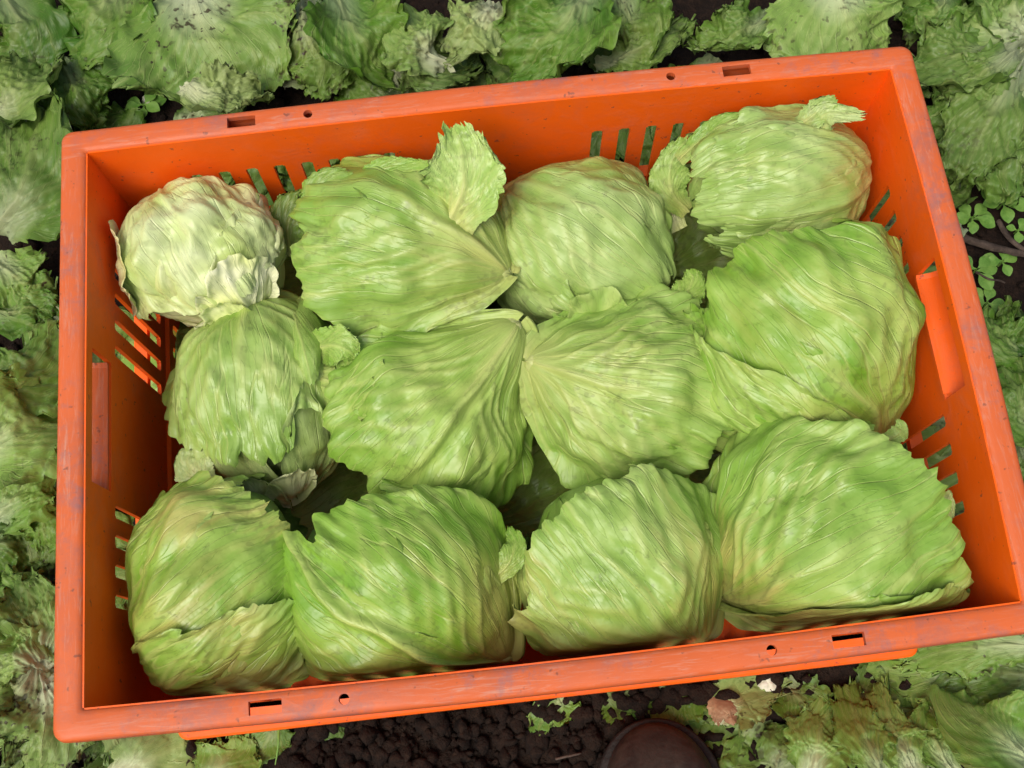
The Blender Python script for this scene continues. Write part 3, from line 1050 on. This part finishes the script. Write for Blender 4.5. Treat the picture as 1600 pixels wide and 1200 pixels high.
flap(H4, [(1060, 360, 0.16), (1045, 325, 0.15), (1042, 300, 0.145), (1050, 280, 0.14)], 20, C4(0.85, 0.1), 29, label='bare white rib', ruffle=0.004, root_w=0.8)
flap(H5, [(490, 545, 0.11), (515, 540, 0.10), (540, 545, 0.095), (556, 560, 0.10)], 34, C4(0.05, 0.05, 0.2, 1.05), 31, label='torn light green corner sticking out', ruffle=0.008, root_w=0.8, tear=1.8)
flap(H5, [(455, 475, 0.14), (462, 500, 0.11), (475, 545, 0.098), (488, 600, 0.105)], 30, C4(0.1, 0.05), 32, ruffle=0.003, crumple=0.003, cup=-0.9, root_w=0.7, tear=0.4)
flap(H6, [(800, 640, 0.16), (818, 610, 0.145), (826, 570, 0.13), (820, 540, 0.125)], 18, C4(0.0, 0.05), 51, ruffle=0.010, root_w=0.7, tear=1.6)
flap(H6, [(600, 600, 0.12), (570, 585, 0.115), (545, 570, 0.115), (545, 545, 0.12)], 30, C4(0.08, 0.05), 52, ruffle=0.008, root_w=0.7, tear=1.6)
flap(H7, [(1060, 490, 0.13), (1070, 465, 0.125), (1082, 440, 0.125), (1075, 420, 0.125)], 26, C4(0.02, 0.05), 54, ruffle=0.010, root_w=0.8, tear=1.6)
flap(H9, [(330, 765, 0.16), (310, 745, 0.155), (295, 720, 0.155), (300, 700, 0.155)], 30, C4(0.4, 0.35), 55, ruffle=0.010, root_w=0.6, tear=1.5)
flap(H10, [(770, 905, 0.135), (795, 880, 0.13), (805, 850, 0.13), (795, 825, 0.135)], 22, C4(0.02, 0.15), 57, ruffle=0.010, root_w=0.7, tear=1.6)
flap(H12, [(1440, 905, 0.14), (1465, 915, 0.135), (1482, 920, 0.135), (1490, 925, 0.135)], 40, C4(0.1, 0.6), 58, ruffle=0.009, root_w=0.8, tear=1.6)
flap(H12, [(1460, 800, 0.14), (1480, 795, 0.135), (1495, 795, 0.135), (1505, 800, 0.135)], 26, C4(0.3, 0.3), 59, ruffle=0.009, root_w=0.8, tear=1.6)
flap(H12, [(1380, 690, 0.125), (1400, 680, 0.12), (1408, 670, 0.12), (1402, 655, 0.12)], 14, C4(0.1, 0.2), 60, ruffle=0.008, root_w=0.8, tear=1.6)


# ------------------------------------------------------------------ leaves lying on the soil
def press(P):
    """leaves rest on the soil and are squeezed under the crate"""
    sh = soil_h(P[..., 0], P[..., 1])
    dx = np.abs(P[..., 0]) - CW
    dy = np.abs(P[..., 1]) - CD
    dout = np.maximum(dx, dy)
    off = 0.0012 + 0.0004 * (_gseed[0] % 9)
    f = np.clip((dout - 0.004) / 0.11, 0.10, 1.0)
    z = np.maximum(P[..., 2], sh + 0.002)
    z = sh + off + (z - sh - 0.002) * f
    P[..., 2] = np.where(dout < 0.004, np.minimum(z, -0.0006 - 0.0002 * (_gseed[0] % 7)), z)
    return P


_gseed = [100]


def gleaf(pts, width_px, label, color, group=None, parent=None, name='lettuce_leaf', lift=0.0, mat=None, **kw):
    """pts: (px, py, height above soil) base to tip"""
    _gseed[0] += 1
    sp = [at(x, y, z + lift) for x, y, z in pts]
    w = width_px * np.linalg.norm(sp[len(sp) // 2] - CAM_P) / FPX
    rl = np.random.RandomState(_gseed[0])
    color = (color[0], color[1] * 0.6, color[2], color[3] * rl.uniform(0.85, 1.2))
    a = dict(ruffle=0.014, crumple=0.009, n=52, m=56, tear=1.2, cup=rl.uniform(-0.35, 0.55), root_w=0.3, seed=_gseed[0])
    a.update(kw)
    me = free_leaf(sp, w, (0, 0, 1), clamp=press, **a)
    o = bpy.data.objects.new(name, me)
    COL.objects.link(o)
    me.materials.append(mat or M_GROUND)
    o.color = color
    if parent is not None:
        o.parent = parent
        o.matrix_parent_inverse = Matrix.Translation(-parent.location)
    else:
        # origin at the leaf's base
        b = Vector(sp[0])
        me.transform(Matrix.Translation(-b))
        o.location = b
        tag(o, label, 'leaf', group)
        if group == LITTER:
            words = []
            for w_ in label.split():
                if w_ in ('with', 'at', 'left', 'right', 'behind', 'beyond', 'beside', 'below', 'above', 'under', 'lying', 'slanting', 'in', 'leaning', 'pointing', 'poking',
                          'hanging', 'bent', 'folded', 'spread', 'between', 'tucked', 'by') and len(words) > 2:
                    break
                words.append(w_.strip(','))
            NAMED.append((sum(q[0] for q in pts) / len(pts), sum(q[1] for q in pts) / len(pts), ' '.join(words)))
    return o


def G(pale=0.0, brown=0.0, rot=0.5, bri=1.0):
    return (pale, brown, rot, bri)


LITTER = 'wilted lettuce leaves on the soil'
NAMED = []
ORD = ('first', 'second', 'third', 'fourth', 'fifth', 'sixth', 'seventh', 'eighth', 'ninth')
# beyond the crate, left to right
gleaf([(300, -25, .05), (315, 40, .055), (350, 100, .045), (375, 165, .02)], 150, 'large speckled lettuce leaf spread flat beyond the far left part of the crate', G(.08, .1, .9, 1.05), LITTER, ruffle=.016, tear=1.6)
gleaf([(205, -30, .03), (170, 10, .045), (140, 50, .04), (110, 85, .02)], 85, 'dark green leaf with a ragged edge at the top left of the litter', G(0, .1, .6, .85), LITTER, lift=.005)
gleaf([(0, -10, .02), (30, 30, .04), (20, 70, .03), (-10, 95, .02)], 70, 'deep green leaf in the very top left corner', G(0, 0, .5, .75), LITTER)
gleaf([(-30, 200, .02), (15, 165, .045), (50, 125, .045), (82, 95, .02)], 60, 'pale green leaf folded up beside bare soil, top left', G(.12, .1, .5, 1), LITTER, cup=.5)
gleaf([(95, 95, .02), (115, 130, .035), (135, 165, .04), (165, 195, .02)], 55, 'blue-green leaf with a dark bite hole above the crate corner', G(0, 0, .6, .85), LITTER)
gleaf([(15, 365, .02), (35, 310, .05), (55, 240, .05), (60, 160, .03)], 95, 'upright veined leaf left of the far left crate corner', G(.05, .05, .6, 1), LITTER, lift=.01, rib=.006)
gleaf([(285, 140, .03), (320, 150, .05), (370, 155, .04), (430, 150, .02)], 40, 'small curled leaf with a white rib at the far rim', G(.35, .1, .6, 1.1), LITTER, cup=.7, lift=.02)
gleaf([(470, -20, .03), (480, 50, .05), (500, 100, .04), (500, 155, .02)], 75, 'leaf with brown torn fringe behind the far rim, next to the big speckled one', G(.05, .25, 1, .95), LITTER)
gleaf([(520, -30, .04), (550, 40, .06), (590, 90, .05), (620, 125, .02)], 70, 'mid green folded leaf behind the far rim, left of its centre', G(.0, .0, .4, .95), LITTER, cup=.6, lift=.01)
gleaf([(600, 130, .03), (640, 100, .05), (690, 110, .05), (740, 105, .02)], 55, 'limp leaf lying along the far rim, behind its middle', G(.1, .1, .5, .9), LITTER)
gleaf([(690, 110, .03), (665, 70, .065), (635, 40, .06), (600, 15, .03)], 62, 'pale leaf with a broad light stalk end, behind the crate', G(.15, .05, .4, 1.05), LITTER, lift=.015, rib=.006)
gleaf([(780, 5, .03), (755, 25, .06), (725, 50, .06), (700, 95, .03)], 55, 'tan-edged pale leaf bent over behind the middle of the far rim', G(.3, .3, .6, 1.1), LITTER, lift=.02, cup=-.4)
gleaf([(930, -30, .04), (890, 30, .065), (840, 75, .06), (800, 125, .03)], 85, 'big smooth blue-green leaf leaning against the far rim', G(0, 0, .3, .95), LITTER, cup=.4, lift=.01, crumple=.012)
gleaf([(960, -20, .03), (985, 25, .05), (990, 60, .05), (975, 100, .02)], 55, 'frilly leaf right of the big smooth one, behind the far rim', G(.02, .1, .7, .95), LITTER)
gleaf([(930, 105, .02), (980, 90, .045), (1030, 65, .05), (1080, 35, .03)], 38, 'narrow dull leaf slanting along the far rim towards bare soil', G(.08, .05, .6, .95), LITTER)
gleaf([(1220, 20, .03), (1175, 45, .05), (1130, 65, .05), (1075, 70, .03)], 42, 'small folded leaf beside a white stub, behind the far rim', G(.05, .0, .4, 1.0), LITTER, cup=.6)
gleaf([(1300, -60, .05), (1315, 10, .06), (1335, 60, .05), (1350, 110, .02)], 125, 'broad yellow-green leaf behind the far right part of the rim', G(.12, .0, .6, 1.25), LITTER, crumple=.008, lift=.01)
gleaf([(1480, -20, .02), (1470, 10, .04), (1440, 25, .03), (1420, 50, .02)], 42, 'bright green leaf tip at the top edge, left of the white-hearted rosette', G(.0, .0, .4, 1.0), LITTER)
# right of the crate
gleaf([(1625, 560, .02), (1590, 545, .04), (1560, 515, .04), (1540, 480, .02)], 55, 'grey-green leaf right of the crate below the weeds', G(.02, .0, .6, .95), LITTER)
gleaf([(1640, 700, .02), (1610, 650, .05), (1585, 600, .05), (1550, 560, .02)], 60, 'speckled leaf right of the crate rim, by the picture edge', G(.02, .0, .9, .95), LITTER, lift=.01)
gleaf([(1640, 500, .02), (1620, 520, .04), (1590, 500, .03), (1570, 470, .02)], 40, 'small leaf at the right edge under the weeds', G(0, 0, .5, .9), LITTER)
for i, (x, y) in enumerate(((1400, 330), (1430, 380), (1450, 640), (1470, 700), (1500, 760), (1520, 820))):
    p = [(x + 60, y - 20, .02), (x + 20, y + 10, .03), (x - 20, y, .03), (x - 60, y + 10, .02)]
    gleaf(p, 55, 'speckled leaf seen through the right wall slots, %s from the far end' % ORD[i], G(.05, 0, .9, .85), 'leaves seen through the right wall slots', n=36, m=36)
# left of the crate
gleaf([(-20, 400, .02), (20, 430, .035), (50, 450, .03), (85, 440, .02)], 55, 'grey-green shredded leaf left of the crate over bare soil', G(.05, .1, 1, .95), LITTER, tear=2)
gleaf([(-30, 480, .02), (20, 490, .03), (60, 480, .03), (90, 500, .02)], 40, 'thin dull leaf left of the crate, above the frilly one', G(.0, .1, .8, .9), LITTER)
gleaf([(-50, 640, .03), (5, 600, .06), (50, 560, .06), (85, 520, .03)], 75, 'frilly light green leaf left of the crate hand hold', G(.05, .0, .35, 1.1), LITTER, lift=.01, ruffle=.018)
gleaf([(-50, 740, .03), (0, 690, .06), (45, 650, .06), (90, 640, .03)], 85, 'ruffled pale leaf left of the crate, below the frilly one', G(.1, .0, .35, 1.1), LITTER, lift=.02, ruffle=.018)
gleaf([(-20, 830, .02), (15, 790, .045), (45, 750, .045), (85, 730, .02)], 55, 'mid green crinkled leaf at the left edge, mid height', G(.05, .0, .5, 1.0), LITTER)
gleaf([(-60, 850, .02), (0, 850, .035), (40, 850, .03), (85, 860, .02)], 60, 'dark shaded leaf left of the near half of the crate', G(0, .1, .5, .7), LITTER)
gleaf([(75, 760, .02), (65, 790, .04), (70, 830, .04), (75, 880, .02)], 40, 'leaf tucked under the left rim of the crate', G(0, .1, .5, .85), LITTER)
for i, (x, y) in enumerate(((150, 500), (160, 560), (150, 830), (160, 900), (150, 950))):
    p = [(x - 60, y - 20, .02), (x - 20, y + 10, .03), (x + 20, y, .03), (x + 60, y + 10, .02)]
    gleaf(p, 50, 'leaf seen through the left wall slots, %s from the far end' % ORD[i], G(.05, 0, .5, .9), 'leaves seen through the left wall slots', n=36, m=36)
for i, x in enumerate((330, 400, 470, 540, 600, 940, 1000, 1060, 1120)):
    y = 250 - i * 2 - (40 if i > 4 else 0)
    p = [(x - 20, y - 60, .02), (x + 10, y - 20, .03), (x, y + 20, .03), (x + 10, y + 60, .02)]
    gleaf(p, 50, 'leaf seen through the far wall slots, %s from the left' % ORD[i], G(.02, 0, .5, .85), 'leaves seen through the far wall slots', n=36, m=36)
# in front of the crate
gleaf([(150, 1230, .02), (190, 1200, .045), (240, 1175, .04), (290, 1150, .02)], 60, 'pale leaf with purple-brown blotches below the near left corner', G(.3, .2, 1, .95), LITTER, lift=.01)
gleaf([(300, 1235, .03), (315, 1200, .05), (330, 1170, .05), (345, 1140, .02)], 60, 'frilly bright green leaf under the near rim, left part', G(.05, 0, .3, 1.05), LITTER, lift=.012, ruffle=.018)
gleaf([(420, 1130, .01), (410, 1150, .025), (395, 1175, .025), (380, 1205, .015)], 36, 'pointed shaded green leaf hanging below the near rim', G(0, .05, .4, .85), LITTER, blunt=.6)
gleaf([(890, 1080, .01), (870, 1100, .025), (850, 1120, .02), (842, 1145, .01)], 36, 'small triangular leaf poking out under the near side on bare soil', G(.02, 0, .4, .95), LITTER, blunt=.6)
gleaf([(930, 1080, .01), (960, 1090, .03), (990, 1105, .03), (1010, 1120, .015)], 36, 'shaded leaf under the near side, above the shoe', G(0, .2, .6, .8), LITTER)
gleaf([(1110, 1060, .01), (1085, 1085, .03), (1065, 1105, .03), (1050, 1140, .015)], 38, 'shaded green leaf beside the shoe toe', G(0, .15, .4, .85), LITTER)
gleaf([(1130, 1120, .02), (1170, 1095, .05), (1200, 1080, .05), (1240, 1060, .02)], 42, 'pale crumpled leaf behind the brown stub', G(.25, .3, .7, .95), LITTER, lift=.01, crumple=.012)
gleaf([(1240, 1065, .02), (1265, 1085, .045), (1280, 1110, .04), (1285, 1150, .02)], 45, 'folded green leaf in front of the near side, right of the brown stub', G(.02, .1, .6, .85), LITTER, cup=.5)
gleaf([(1260, 1230, .02), (1290, 1180, .045), (1300, 1140, .045), (1320, 1095, .02)], 50, 'toothed pale leaf pointing at the crate, bottom edge', G(.1, .05, .4, 1.0), LITTER, lift=.01)
gleaf([(1390, 1230, .03), (1385, 1180, .06), (1370, 1120, .06), (1350, 1065, .03)], 45, 'long frilly yellow-green leaf at the bottom right', G(.05, .1, .4, 1.05), LITTER, lift=.02, ruffle=.018)
gleaf([(1440, 1230, .03), (1430, 1170, .06), (1420, 1130, .06), (1400, 1070, .03)], 46, 'long dull leaf beside the frilly yellow-green one, bottom right', G(.1, .1, .5, .9), LITTER, lift=.01)
gleaf([(1500, 1220, .03), (1480, 1170, .055), (1475, 1130, .05), (1490, 1090, .03)], 40, 'lobed light green leaf between the long leaves and the smooth one', G(.05, .1, .5, .95), LITTER)
gleaf([(1640, 1010, .03), (1570, 1005, .05), (1500, 1015, .045), (1420, 1040, .02)], 45, 'speckled leaf under the near right corner of the crate', G(.05, .05, .8, .95), LITTER, lift=.01)
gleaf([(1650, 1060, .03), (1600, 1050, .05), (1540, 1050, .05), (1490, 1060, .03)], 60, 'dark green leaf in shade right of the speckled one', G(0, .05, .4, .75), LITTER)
gleaf([(1650, 1210, .05), (1610, 1160, .085), (1570, 1110, .085), (1545, 1070, .05)], 78, 'smooth bright rounded leaf at the bottom right corner', G(.05, 0, .25, 1.15), LITTER, lift=.02, crumple=.006, ruffle=.008, tear=.5)
gleaf([(1480, 1110, .03), (1500, 1120, .05), (1520, 1125, .05), (1545, 1120, .04)], 20, 'small smooth oval leaf left of the bright rounded one', G(0, 0, .1, .95), LITTER, lift=.02, tear=.2, ruffle=.002, blunt=.5)



# filler layer: limp leaves half covered by the named ones
rg = np.random.RandomState(21)
SIDES = ('right of', 'above right of', 'above', 'above left of', 'left of', 'below left of', 'below', 'below right of')
used = {}
BARE = [(150, 110, 80), (1560, 385, 110), (660, 1190, 300), (1090, 15, 75), (40, 400, 70), (905, 1180, 120), (370, 150, 30)]
for y in range(-60, 1300, 118):
    for x in range(-70, 1720, 128):
        X, Y = x + rg.uniform(-45, 45), y + rg.uniform(-45, 45)
        a, L, W_ = rg.uniform(0, 2 * math.pi), rg.uniform(95, 150), rg.uniform(50, 85)
        z = [rg.uniform(0.0, 0.022) for _ in range(4)]
        col = G(rg.uniform(0, 0.12), rg.uniform(0, 0.12), rg.uniform(0.3, 1), rg.uniform(0.6, 0.95))
        p = at(X, Y, 0.0)
        if rg.rand() < 0.36 or (abs(p[0]) < CW - 0.02 and abs(p[1]) < CD - 0.02) or any(math.hypot(X - bx, Y - by) < br for bx, by, br in BARE):
            continue
        dx, dy = math.cos(a) * L * 0.5, math.sin(a) * L * 0.5
        nx, ny, short = min(NAMED, key=lambda q: math.hypot(q[0] - X, q[1] - Y))
        sd_ = SIDES[int(round(math.atan2(-(Y - ny), X - nx) / (math.pi / 4))) % 8]
        lab = 'limp dull leaf half hidden %s the %s' % (sd_, short)
        used[lab] = used.get(lab, 0) + 1
        if used[lab] > 1:
            lab = lab.replace('limp dull', {2: 'second limp', 3: 'third limp'}.get(used[lab], 'farther limp'))
        lab = ' '.join(lab.split()[:16])
        gleaf([(X - dx, Y - dy, z[0]), (X - dx * 0.3, Y - dy * 0.3, z[1]), (X + dx * 0.35, Y + dy * 0.35, z[2]), (X + dx, Y + dy, z[3])], W_, lab, col,
              'limp leaves half hidden in the litter', n=40, m=42)


# rosettes left standing after the cut: a pale stump with its outer leaves
def rosette(px, py, label, leaves):
    c_ = at(px, py, 0.03)
    r = thing('lettuce_stump', label, 'lettuce stump', (c_[0], c_[1], 0.0), 'cut lettuce stumps')
    n, m = 8, 16
    zz = np.linspace(0, 1, n)[:, None]
    aa = np.linspace(0, 2 * math.pi, m)[None, :]
    rr = 0.016 * (1 - 0.25 * zz) * np.where(zz > 0.97, 0.02, 1) * (1 + 0.1 * pn(np.cos(aa) * 2, np.sin(aa) * 2, zz * 2, 3))
    P = np.stack([c_[0] + rr * np.cos(aa), c_[1] + rr * np.sin(aa), -0.01 + 0.045 * np.minimum(zz * 1.02, 1) + 0 * aa], -1)
    link('stem', mesh_np('stem', P, grid_faces(n, m)), M_STUMP, r)
    for (tx, ty, w, col, kw) in leaves:
        dx, dy = tx - px, ty - py
        col = (col[0] * 0.5 + 0.06, *col[1:])
        gleaf([(px + dx * .04, py + dy * .04, .03), (px + dx * .35, py + dy * .35, .055), (px + dx * .7, py + dy * .7, .05), (tx, ty, .025)], w, None, col,
              parent=r, name='leaf', rib=.007, **kw)
    return r


rosette(1605, 75, 'cut rosette with a white heart and spread leaves, top right corner',
        [(1445, 20, 62, G(.05, 0, .4, 1.0), {}), (1400, 110, 62, G(.02, 0, .5, 1.0), dict(lift=.008)), (1450, 215, 66, G(.0, 0, .4, .95), {}),
         (1490, 290, 66, G(.02, 0, .4, 1.0), dict(lift=.012)), (1560, 320, 70, G(.0, 0, .7, .95), {}), (1650, 300, 70, G(0, 0, .5, .9), {}), (1550, -60, 60, G(.05, 0, .5, 1), {}),
         (1750, 150, 70, G(0, 0, .5, .95), {}), (1700, -40, 70, G(0, 0, .5, .95), {}), (1470, 150, 40, G(.05, 0, .3, 1.0), dict(lift=.02))])
rosette(72, 1045, 'cut rosette with white leaf bases at the near left corner of the crate',
        [(-20, 900, 70, G(.05, .05, .5, .95), {}), (40, 900, 50, G(.1, 0, .3, 1.0), dict(lift=.01)), (-70, 1040, 60, G(.15, .1, .6, .9), {}), (-30, 1150, 65, G(.25, .2, .8, .9), {}),
         (60, 1220, 60, G(.25, .1, .9, .95), dict(lift=.01)), (150, 1190, 50, G(.15, .1, .7, .9), {}), (-20, 1000, 45, G(.3, .05, .3, 1.05), dict(lift=.014))])


# ------------------------------------------------------------------ small things
def weed(px, py, size, nl, seed, label):
    rs = np.random.RandomState(seed)
    size = size * 0.74
    c_ = at(px, py, 0.0)
    c_[2] = soil_h(c_[0], c_[1])
    r = thing('weed_seedling', label, 'weed', tuple(c_), 'weed seedlings')
    top = np.array([c_[0], c_[1], c_[2] + size * 0.7])
    # stem
    m = 7
    aa = np.linspace(0, 2 * math.pi, m)[None, :]
    zz = np.linspace(0, 1, 4)[:, None]
    rad = 0.0011 * (1 - 0.4 * zz)
    P = np.stack([c_[0] + rad * np.cos(aa) + 0 * zz, c_[1] + rad * np.sin(aa), c_[2] + zz * size * 0.72 + 0 * aa], -1)
    link('stem', mesh_np('stem', P, grid_faces(4, m)), M_WEED, r)
    for i in range(nl):
        a = 2.4 * i + rs.uniform(-.4, .4)
        L = size * rs.uniform(.7, 1.1)
        h0 = c_[2] + size * (0.35 + 0.35 * i / nl)
        d = np.array([math.cos(a), math.sin(a), 0])
        ss = np.linspace(0, 1, 9)[:, None]
        tt = np.linspace(-1, 1, 7)[None, :]
        wd = 0.30 * L * np.sin(np.clip((ss - 0.22) / 0.78, 0, 1) * math.pi) ** 0.8 + 0.0006
        sd = np.array([-d[1], d[0], 0])
        z = h0 + L * (0.35 * ss - 0.35 * ss ** 2) + 0.18 * np.abs(tt) * wd
        P = np.stack([c_[0] + d[0] * L * ss + sd[0] * wd * tt, c_[1] + d[1] * L * ss + sd[1] * wd * tt, z + 0 * tt], -1)
        link('leaf', mesh_np('leaf', P, grid_faces(9, 7)), M_WEED, r)


weed(1515, 345, .030, 6, 1, 'small weed seedling on bare soil right of the far right corner')
weed(1560, 325, .034, 6, 2, 'tallest weed seedling under the top right rosette')
weed(1522, 425, .030, 5, 3, 'weed seedling hugging the right rim of the crate')
weed(1565, 410, .026, 5, 4, 'weed seedling beside the dead stem on the right')
weed(1540, 475, .026, 6, 5, 'lowest weed seedling on the bare soil at right')
weed(1590, 360, .020, 4, 6, 'tiny weed seedling at the right picture edge')
weed(165, 108, .018, 5, 7, 'tiny weed seedling on bare soil at top left')
weed(225, 165, .028, 6, 8, 'weed seedling against the far rim near the left corner')
weed(245, 135, .022, 5, 9, 'weed seedling in the bare patch, nearest the big speckled leaf')


def tube(name, pts, r0, r1, mat, label, cat):
    pts = [np.array(p, float) for p in pts]
    n, m = 16, 9
    C = catmull(pts, np.linspace(0, 1, n))
    T = np.gradient(C, axis=0)
    T /= np.linalg.norm(T, axis=1)[:, None]
    S = np.cross(T, [0, 0, 1.0])
    S /= np.linalg.norm(S, axis=1)[:, None]
    N = np.cross(S, T)
    a = np.linspace(0, 2 * math.pi, m)
    rr = np.linspace(r0, r1, n)[:, None] * (1 + 0.25 * pn(np.arange(n)[:, None] * .7, np.cos(a)[None, :], 0, r0 * 999))
    P = C[:, None] + rr[..., None] * (np.cos(a)[None, :, None] * S[:, None] + np.sin(a)[None, :, None] * N[:, None])
    o = link(name, mesh_np(name, P, grid_faces(n, m)), mat)
    return tag(o, label, cat)


def gp(x, y, z):
    p = at(x, y, z)
    p[2] = max(z, soil_h(p[0], p[1]) + 0.002)
    return p


tube('dead_stem', [gp(1505, 372, .006), gp(1535, 382, .010), gp(1575, 392, .008), gp(1625, 402, .004)], .0042, .003, M_TWIG, 'thick brown dead stem on the soil right of the crate', 'stem')
tube('dead_stem', [gp(1560, 345, .006), gp(1575, 370, .008), gp(1600, 390, .006), gp(1625, 395, .004)], .0026, .002, M_TWIG, 'thin curved dead stem crossing the thick one', 'stem')
tube('twig', [gp(1525, 425, .004), gp(1545, 436, .008), gp(1560, 438, .006), gp(1570, 442, .004)], .0012, .0008, M_TWIG, 'thin pale twig below the dead stems', 'twig')
tube('twig', [gp(868, 1186, .002), gp(885, 1182, .004), gp(900, 1179, .004), gp(908, 1177, .003)], .0011, .0007, M_TWIG, 'short thin straw on the dark soil left of the shoe', 'twig')
tube('grass_blade', [gp(436, 1140, .008), gp(435, 1160, .010), gp(433, 1178, .006), gp(430, 1195, .004)], .0013, .0005, M_WEED, 'thin green blade on the soil below the near rim', 'grass blade')

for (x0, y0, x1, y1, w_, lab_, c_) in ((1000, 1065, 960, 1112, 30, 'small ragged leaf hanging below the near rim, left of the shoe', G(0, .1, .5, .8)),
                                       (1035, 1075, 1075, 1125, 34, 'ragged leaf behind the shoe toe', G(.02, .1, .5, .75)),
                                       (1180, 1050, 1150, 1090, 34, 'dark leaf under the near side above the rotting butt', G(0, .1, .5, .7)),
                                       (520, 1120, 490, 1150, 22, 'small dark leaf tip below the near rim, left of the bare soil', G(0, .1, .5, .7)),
                                       (1215, 1190, 1260, 1150, 40, 'leaf scrap on soil at the bottom edge, right of the shoe', G(.05, .1, .6, .85)),
                                       (260, 1135, 250, 1185, 40, 'crinkled leaf just under the near left part of the rim', G(.1, .05, .6, .95))):
    gleaf([(x0, y0, .015), (.7 * x0 + .3 * x1, .7 * y0 + .3 * y1, .035), (.3 * x0 + .7 * x1, .3 * y0 + .7 * y1, .03), (x1, y1, .012)], w_, lab_, c_, LITTER, n=36, m=36)

# cut white stubs and a rotting brown one
gleaf([(1125, 1130, .02), (1140, 1112, .04), (1160, 1102, .04), (1185, 1115, .02)], 26, 'rotting brown and white lettuce butt beside the shoe', (0, 0, 0, 1), None, name='lettuce_butt', mat=M_DRY, cup=-.8, crumple=.012, lift=.012)


def stub(px, py, r, seed, label):
    c_ = at(px, py, .02)
    n, m = 14, 20
    ps = np.linspace(0.01, math.pi - 0.01, n)[:, None]
    az = np.linspace(0, 2 * math.pi, m)[None, :]
    d = np.stack([np.sin(ps) * np.cos(az), np.sin(ps) * np.sin(az), np.cos(ps) * (0.6 + 0 * az)], -1)
    rr = r * (1 + 0.35 * pn(d[..., 0] * 2, d[..., 1] * 2, d[..., 2] * 2, seed) + 0.2 * pn(d[..., 0] * 5, d[..., 1] * 5, d[..., 2] * 5, seed))
    me = mesh_np('white_stub', d * rr[..., None], grid_faces(n, m))
    o = link('white_stub', me, M_STUMP)
    o.location = (c_[0], c_[1], soil_h(c_[0], c_[1]) + r * .7)
    tag(o, label, 'lettuce stub')


stub(1192, 22, .014, 3, 'white torn lettuce stub on soil behind the far rim')
stub(215, 129, .006, 5, 'tiny white lettuce scrap on bare soil at top left')
stub(1210, 1066, .009, 6, 'whitish lettuce stub peeping out under the near side')


# ------------------------------------------------------------------ the photographer's shoe
def shoe():
    toe = at(1012, 1130, 0.02)
    hd = unit(np.array([-0.06, 1.0, 0]))                       # pointing at the crate
    sd = np.array([hd[1], -hd[0], 0])
    z0 = soil_h(toe[0], toe[1]) * 0.0 - 0.004
    r = thing('shoe', 'scuffed dark leather shoe toe on the soil at the bottom edge', 'shoe', (toe[0], toe[1], z0))
    L = 0.29
    n, m = 40, 33
    s = np.linspace(0, 1, n) ** 1.5

    def half_w(s_):
        return 0.050 * np.sqrt(np.clip(1 - (1 - np.clip(s_ / 0.24, 0, 1)) ** 2.3, 0, 1)) * (1 - 0.26 * sstep(.3, .62, s_) + 0.10 * sstep(.62, .8, s_)) * np.sqrt(np.clip(1 - np.clip((s_ - .88) / .12, 0, 1) ** 2.2, 0, 1))

    def top_z(s_):
        return 0.022 + 0.036 * np.sqrt(np.clip(s_ / 0.13, 0, 1)) + 0.045 * sstep(.22, .62, s_) + 0.03 * sstep(.6, .95, s_)
    a = np.linspace(0, math.pi, m)[None, :]
    w = np.maximum(half_w(s), 0.0008)[:, None] * 0.93
    zt = top_z(s)[:, None]
    P = (toe - [0, 0, toe[2]])[None, None] + [0, 0, z0] - hd * (s * L)[:, None, None] + sd * (np.sign(np.cos(a)) * np.abs(np.cos(a)) ** 0.75 * w)[..., None] \
        + np.array([0, 0, 1.0]) * (0.018 + (zt - 0.018) * np.abs(np.sin(a)) ** 0.8)[..., None]
    # open collar: drop the crown over the heel half
    op = sstep(.55, .62, s)[:, None] * sstep(.45, .8, np.sin(a))
    P[..., 2] -= 0.05 * op
    # creases across the toe box
    P[..., 2] += 0.0015 * np.sin(s * 90)[:, None] * sstep(.16, .22, s)[:, None] * (1 - sstep(.3, .4, s))[:, None] * np.sin(a)
    # seam line of the toe cap
    P[..., 2] -= 0.0016 * np.exp(-((s[:, None] - 0.17 - 0.05 * (1 - np.sin(a))) / 0.006) ** 2) * np.sin(a)
    link('upper', mesh_np('upper', P, grid_faces(n, m)), M_SHOE, r)
    # welted sole: flat slab a little wider
    k = 64
    sv = np.concatenate([np.linspace(0, 1, k // 2) ** 1.6, (np.linspace(1, 0, k // 2) ** 1.6)])
    sg = np.concatenate([np.ones(k // 2), -np.ones(k // 2)])
    rings = []
    for z, grow in ((0.0, .97), (0.012, 1.0), (0.0185, 1.06), (0.0205, 1.03), (0.0205, 0.6)):
        pts = (toe - [0, 0, toe[2]])[None] + [0, 0, z0 + z] - hd * (sv * L * (1.0) - (grow - 1) * .06)[:, None] + sd * (sg * np.maximum(half_w(sv), .0008) * grow)[:, None]
        rings.append(pts)
    P = np.array(rings)
    P = np.concatenate([P, P[:, :1]], 1)
    link('sole', mesh_np('sole', P, grid_faces(*P.shape[:2])), M_SOLE, r)
    # lace
    for i in range(4):
        sx = 0.36 + i * 0.05
        q = [(toe - [0, 0, toe[2]]) + [0, 0, z0] - hd * sx * L + sd * x + np.array([0, 0, float(top_z(np.array([sx]))[0]) + .001 - abs(x) * .25]) for x in (-.022, -.008, .008, .022)]
        o = tube('lace', q, .002, .002, M_SOLE, None, None)
        for key in ('label', 'category'):
            if key in o:
                del o[key]
        o.parent = r
        o.matrix_parent_inverse = Matrix.Translation(-r.location)


shoe()
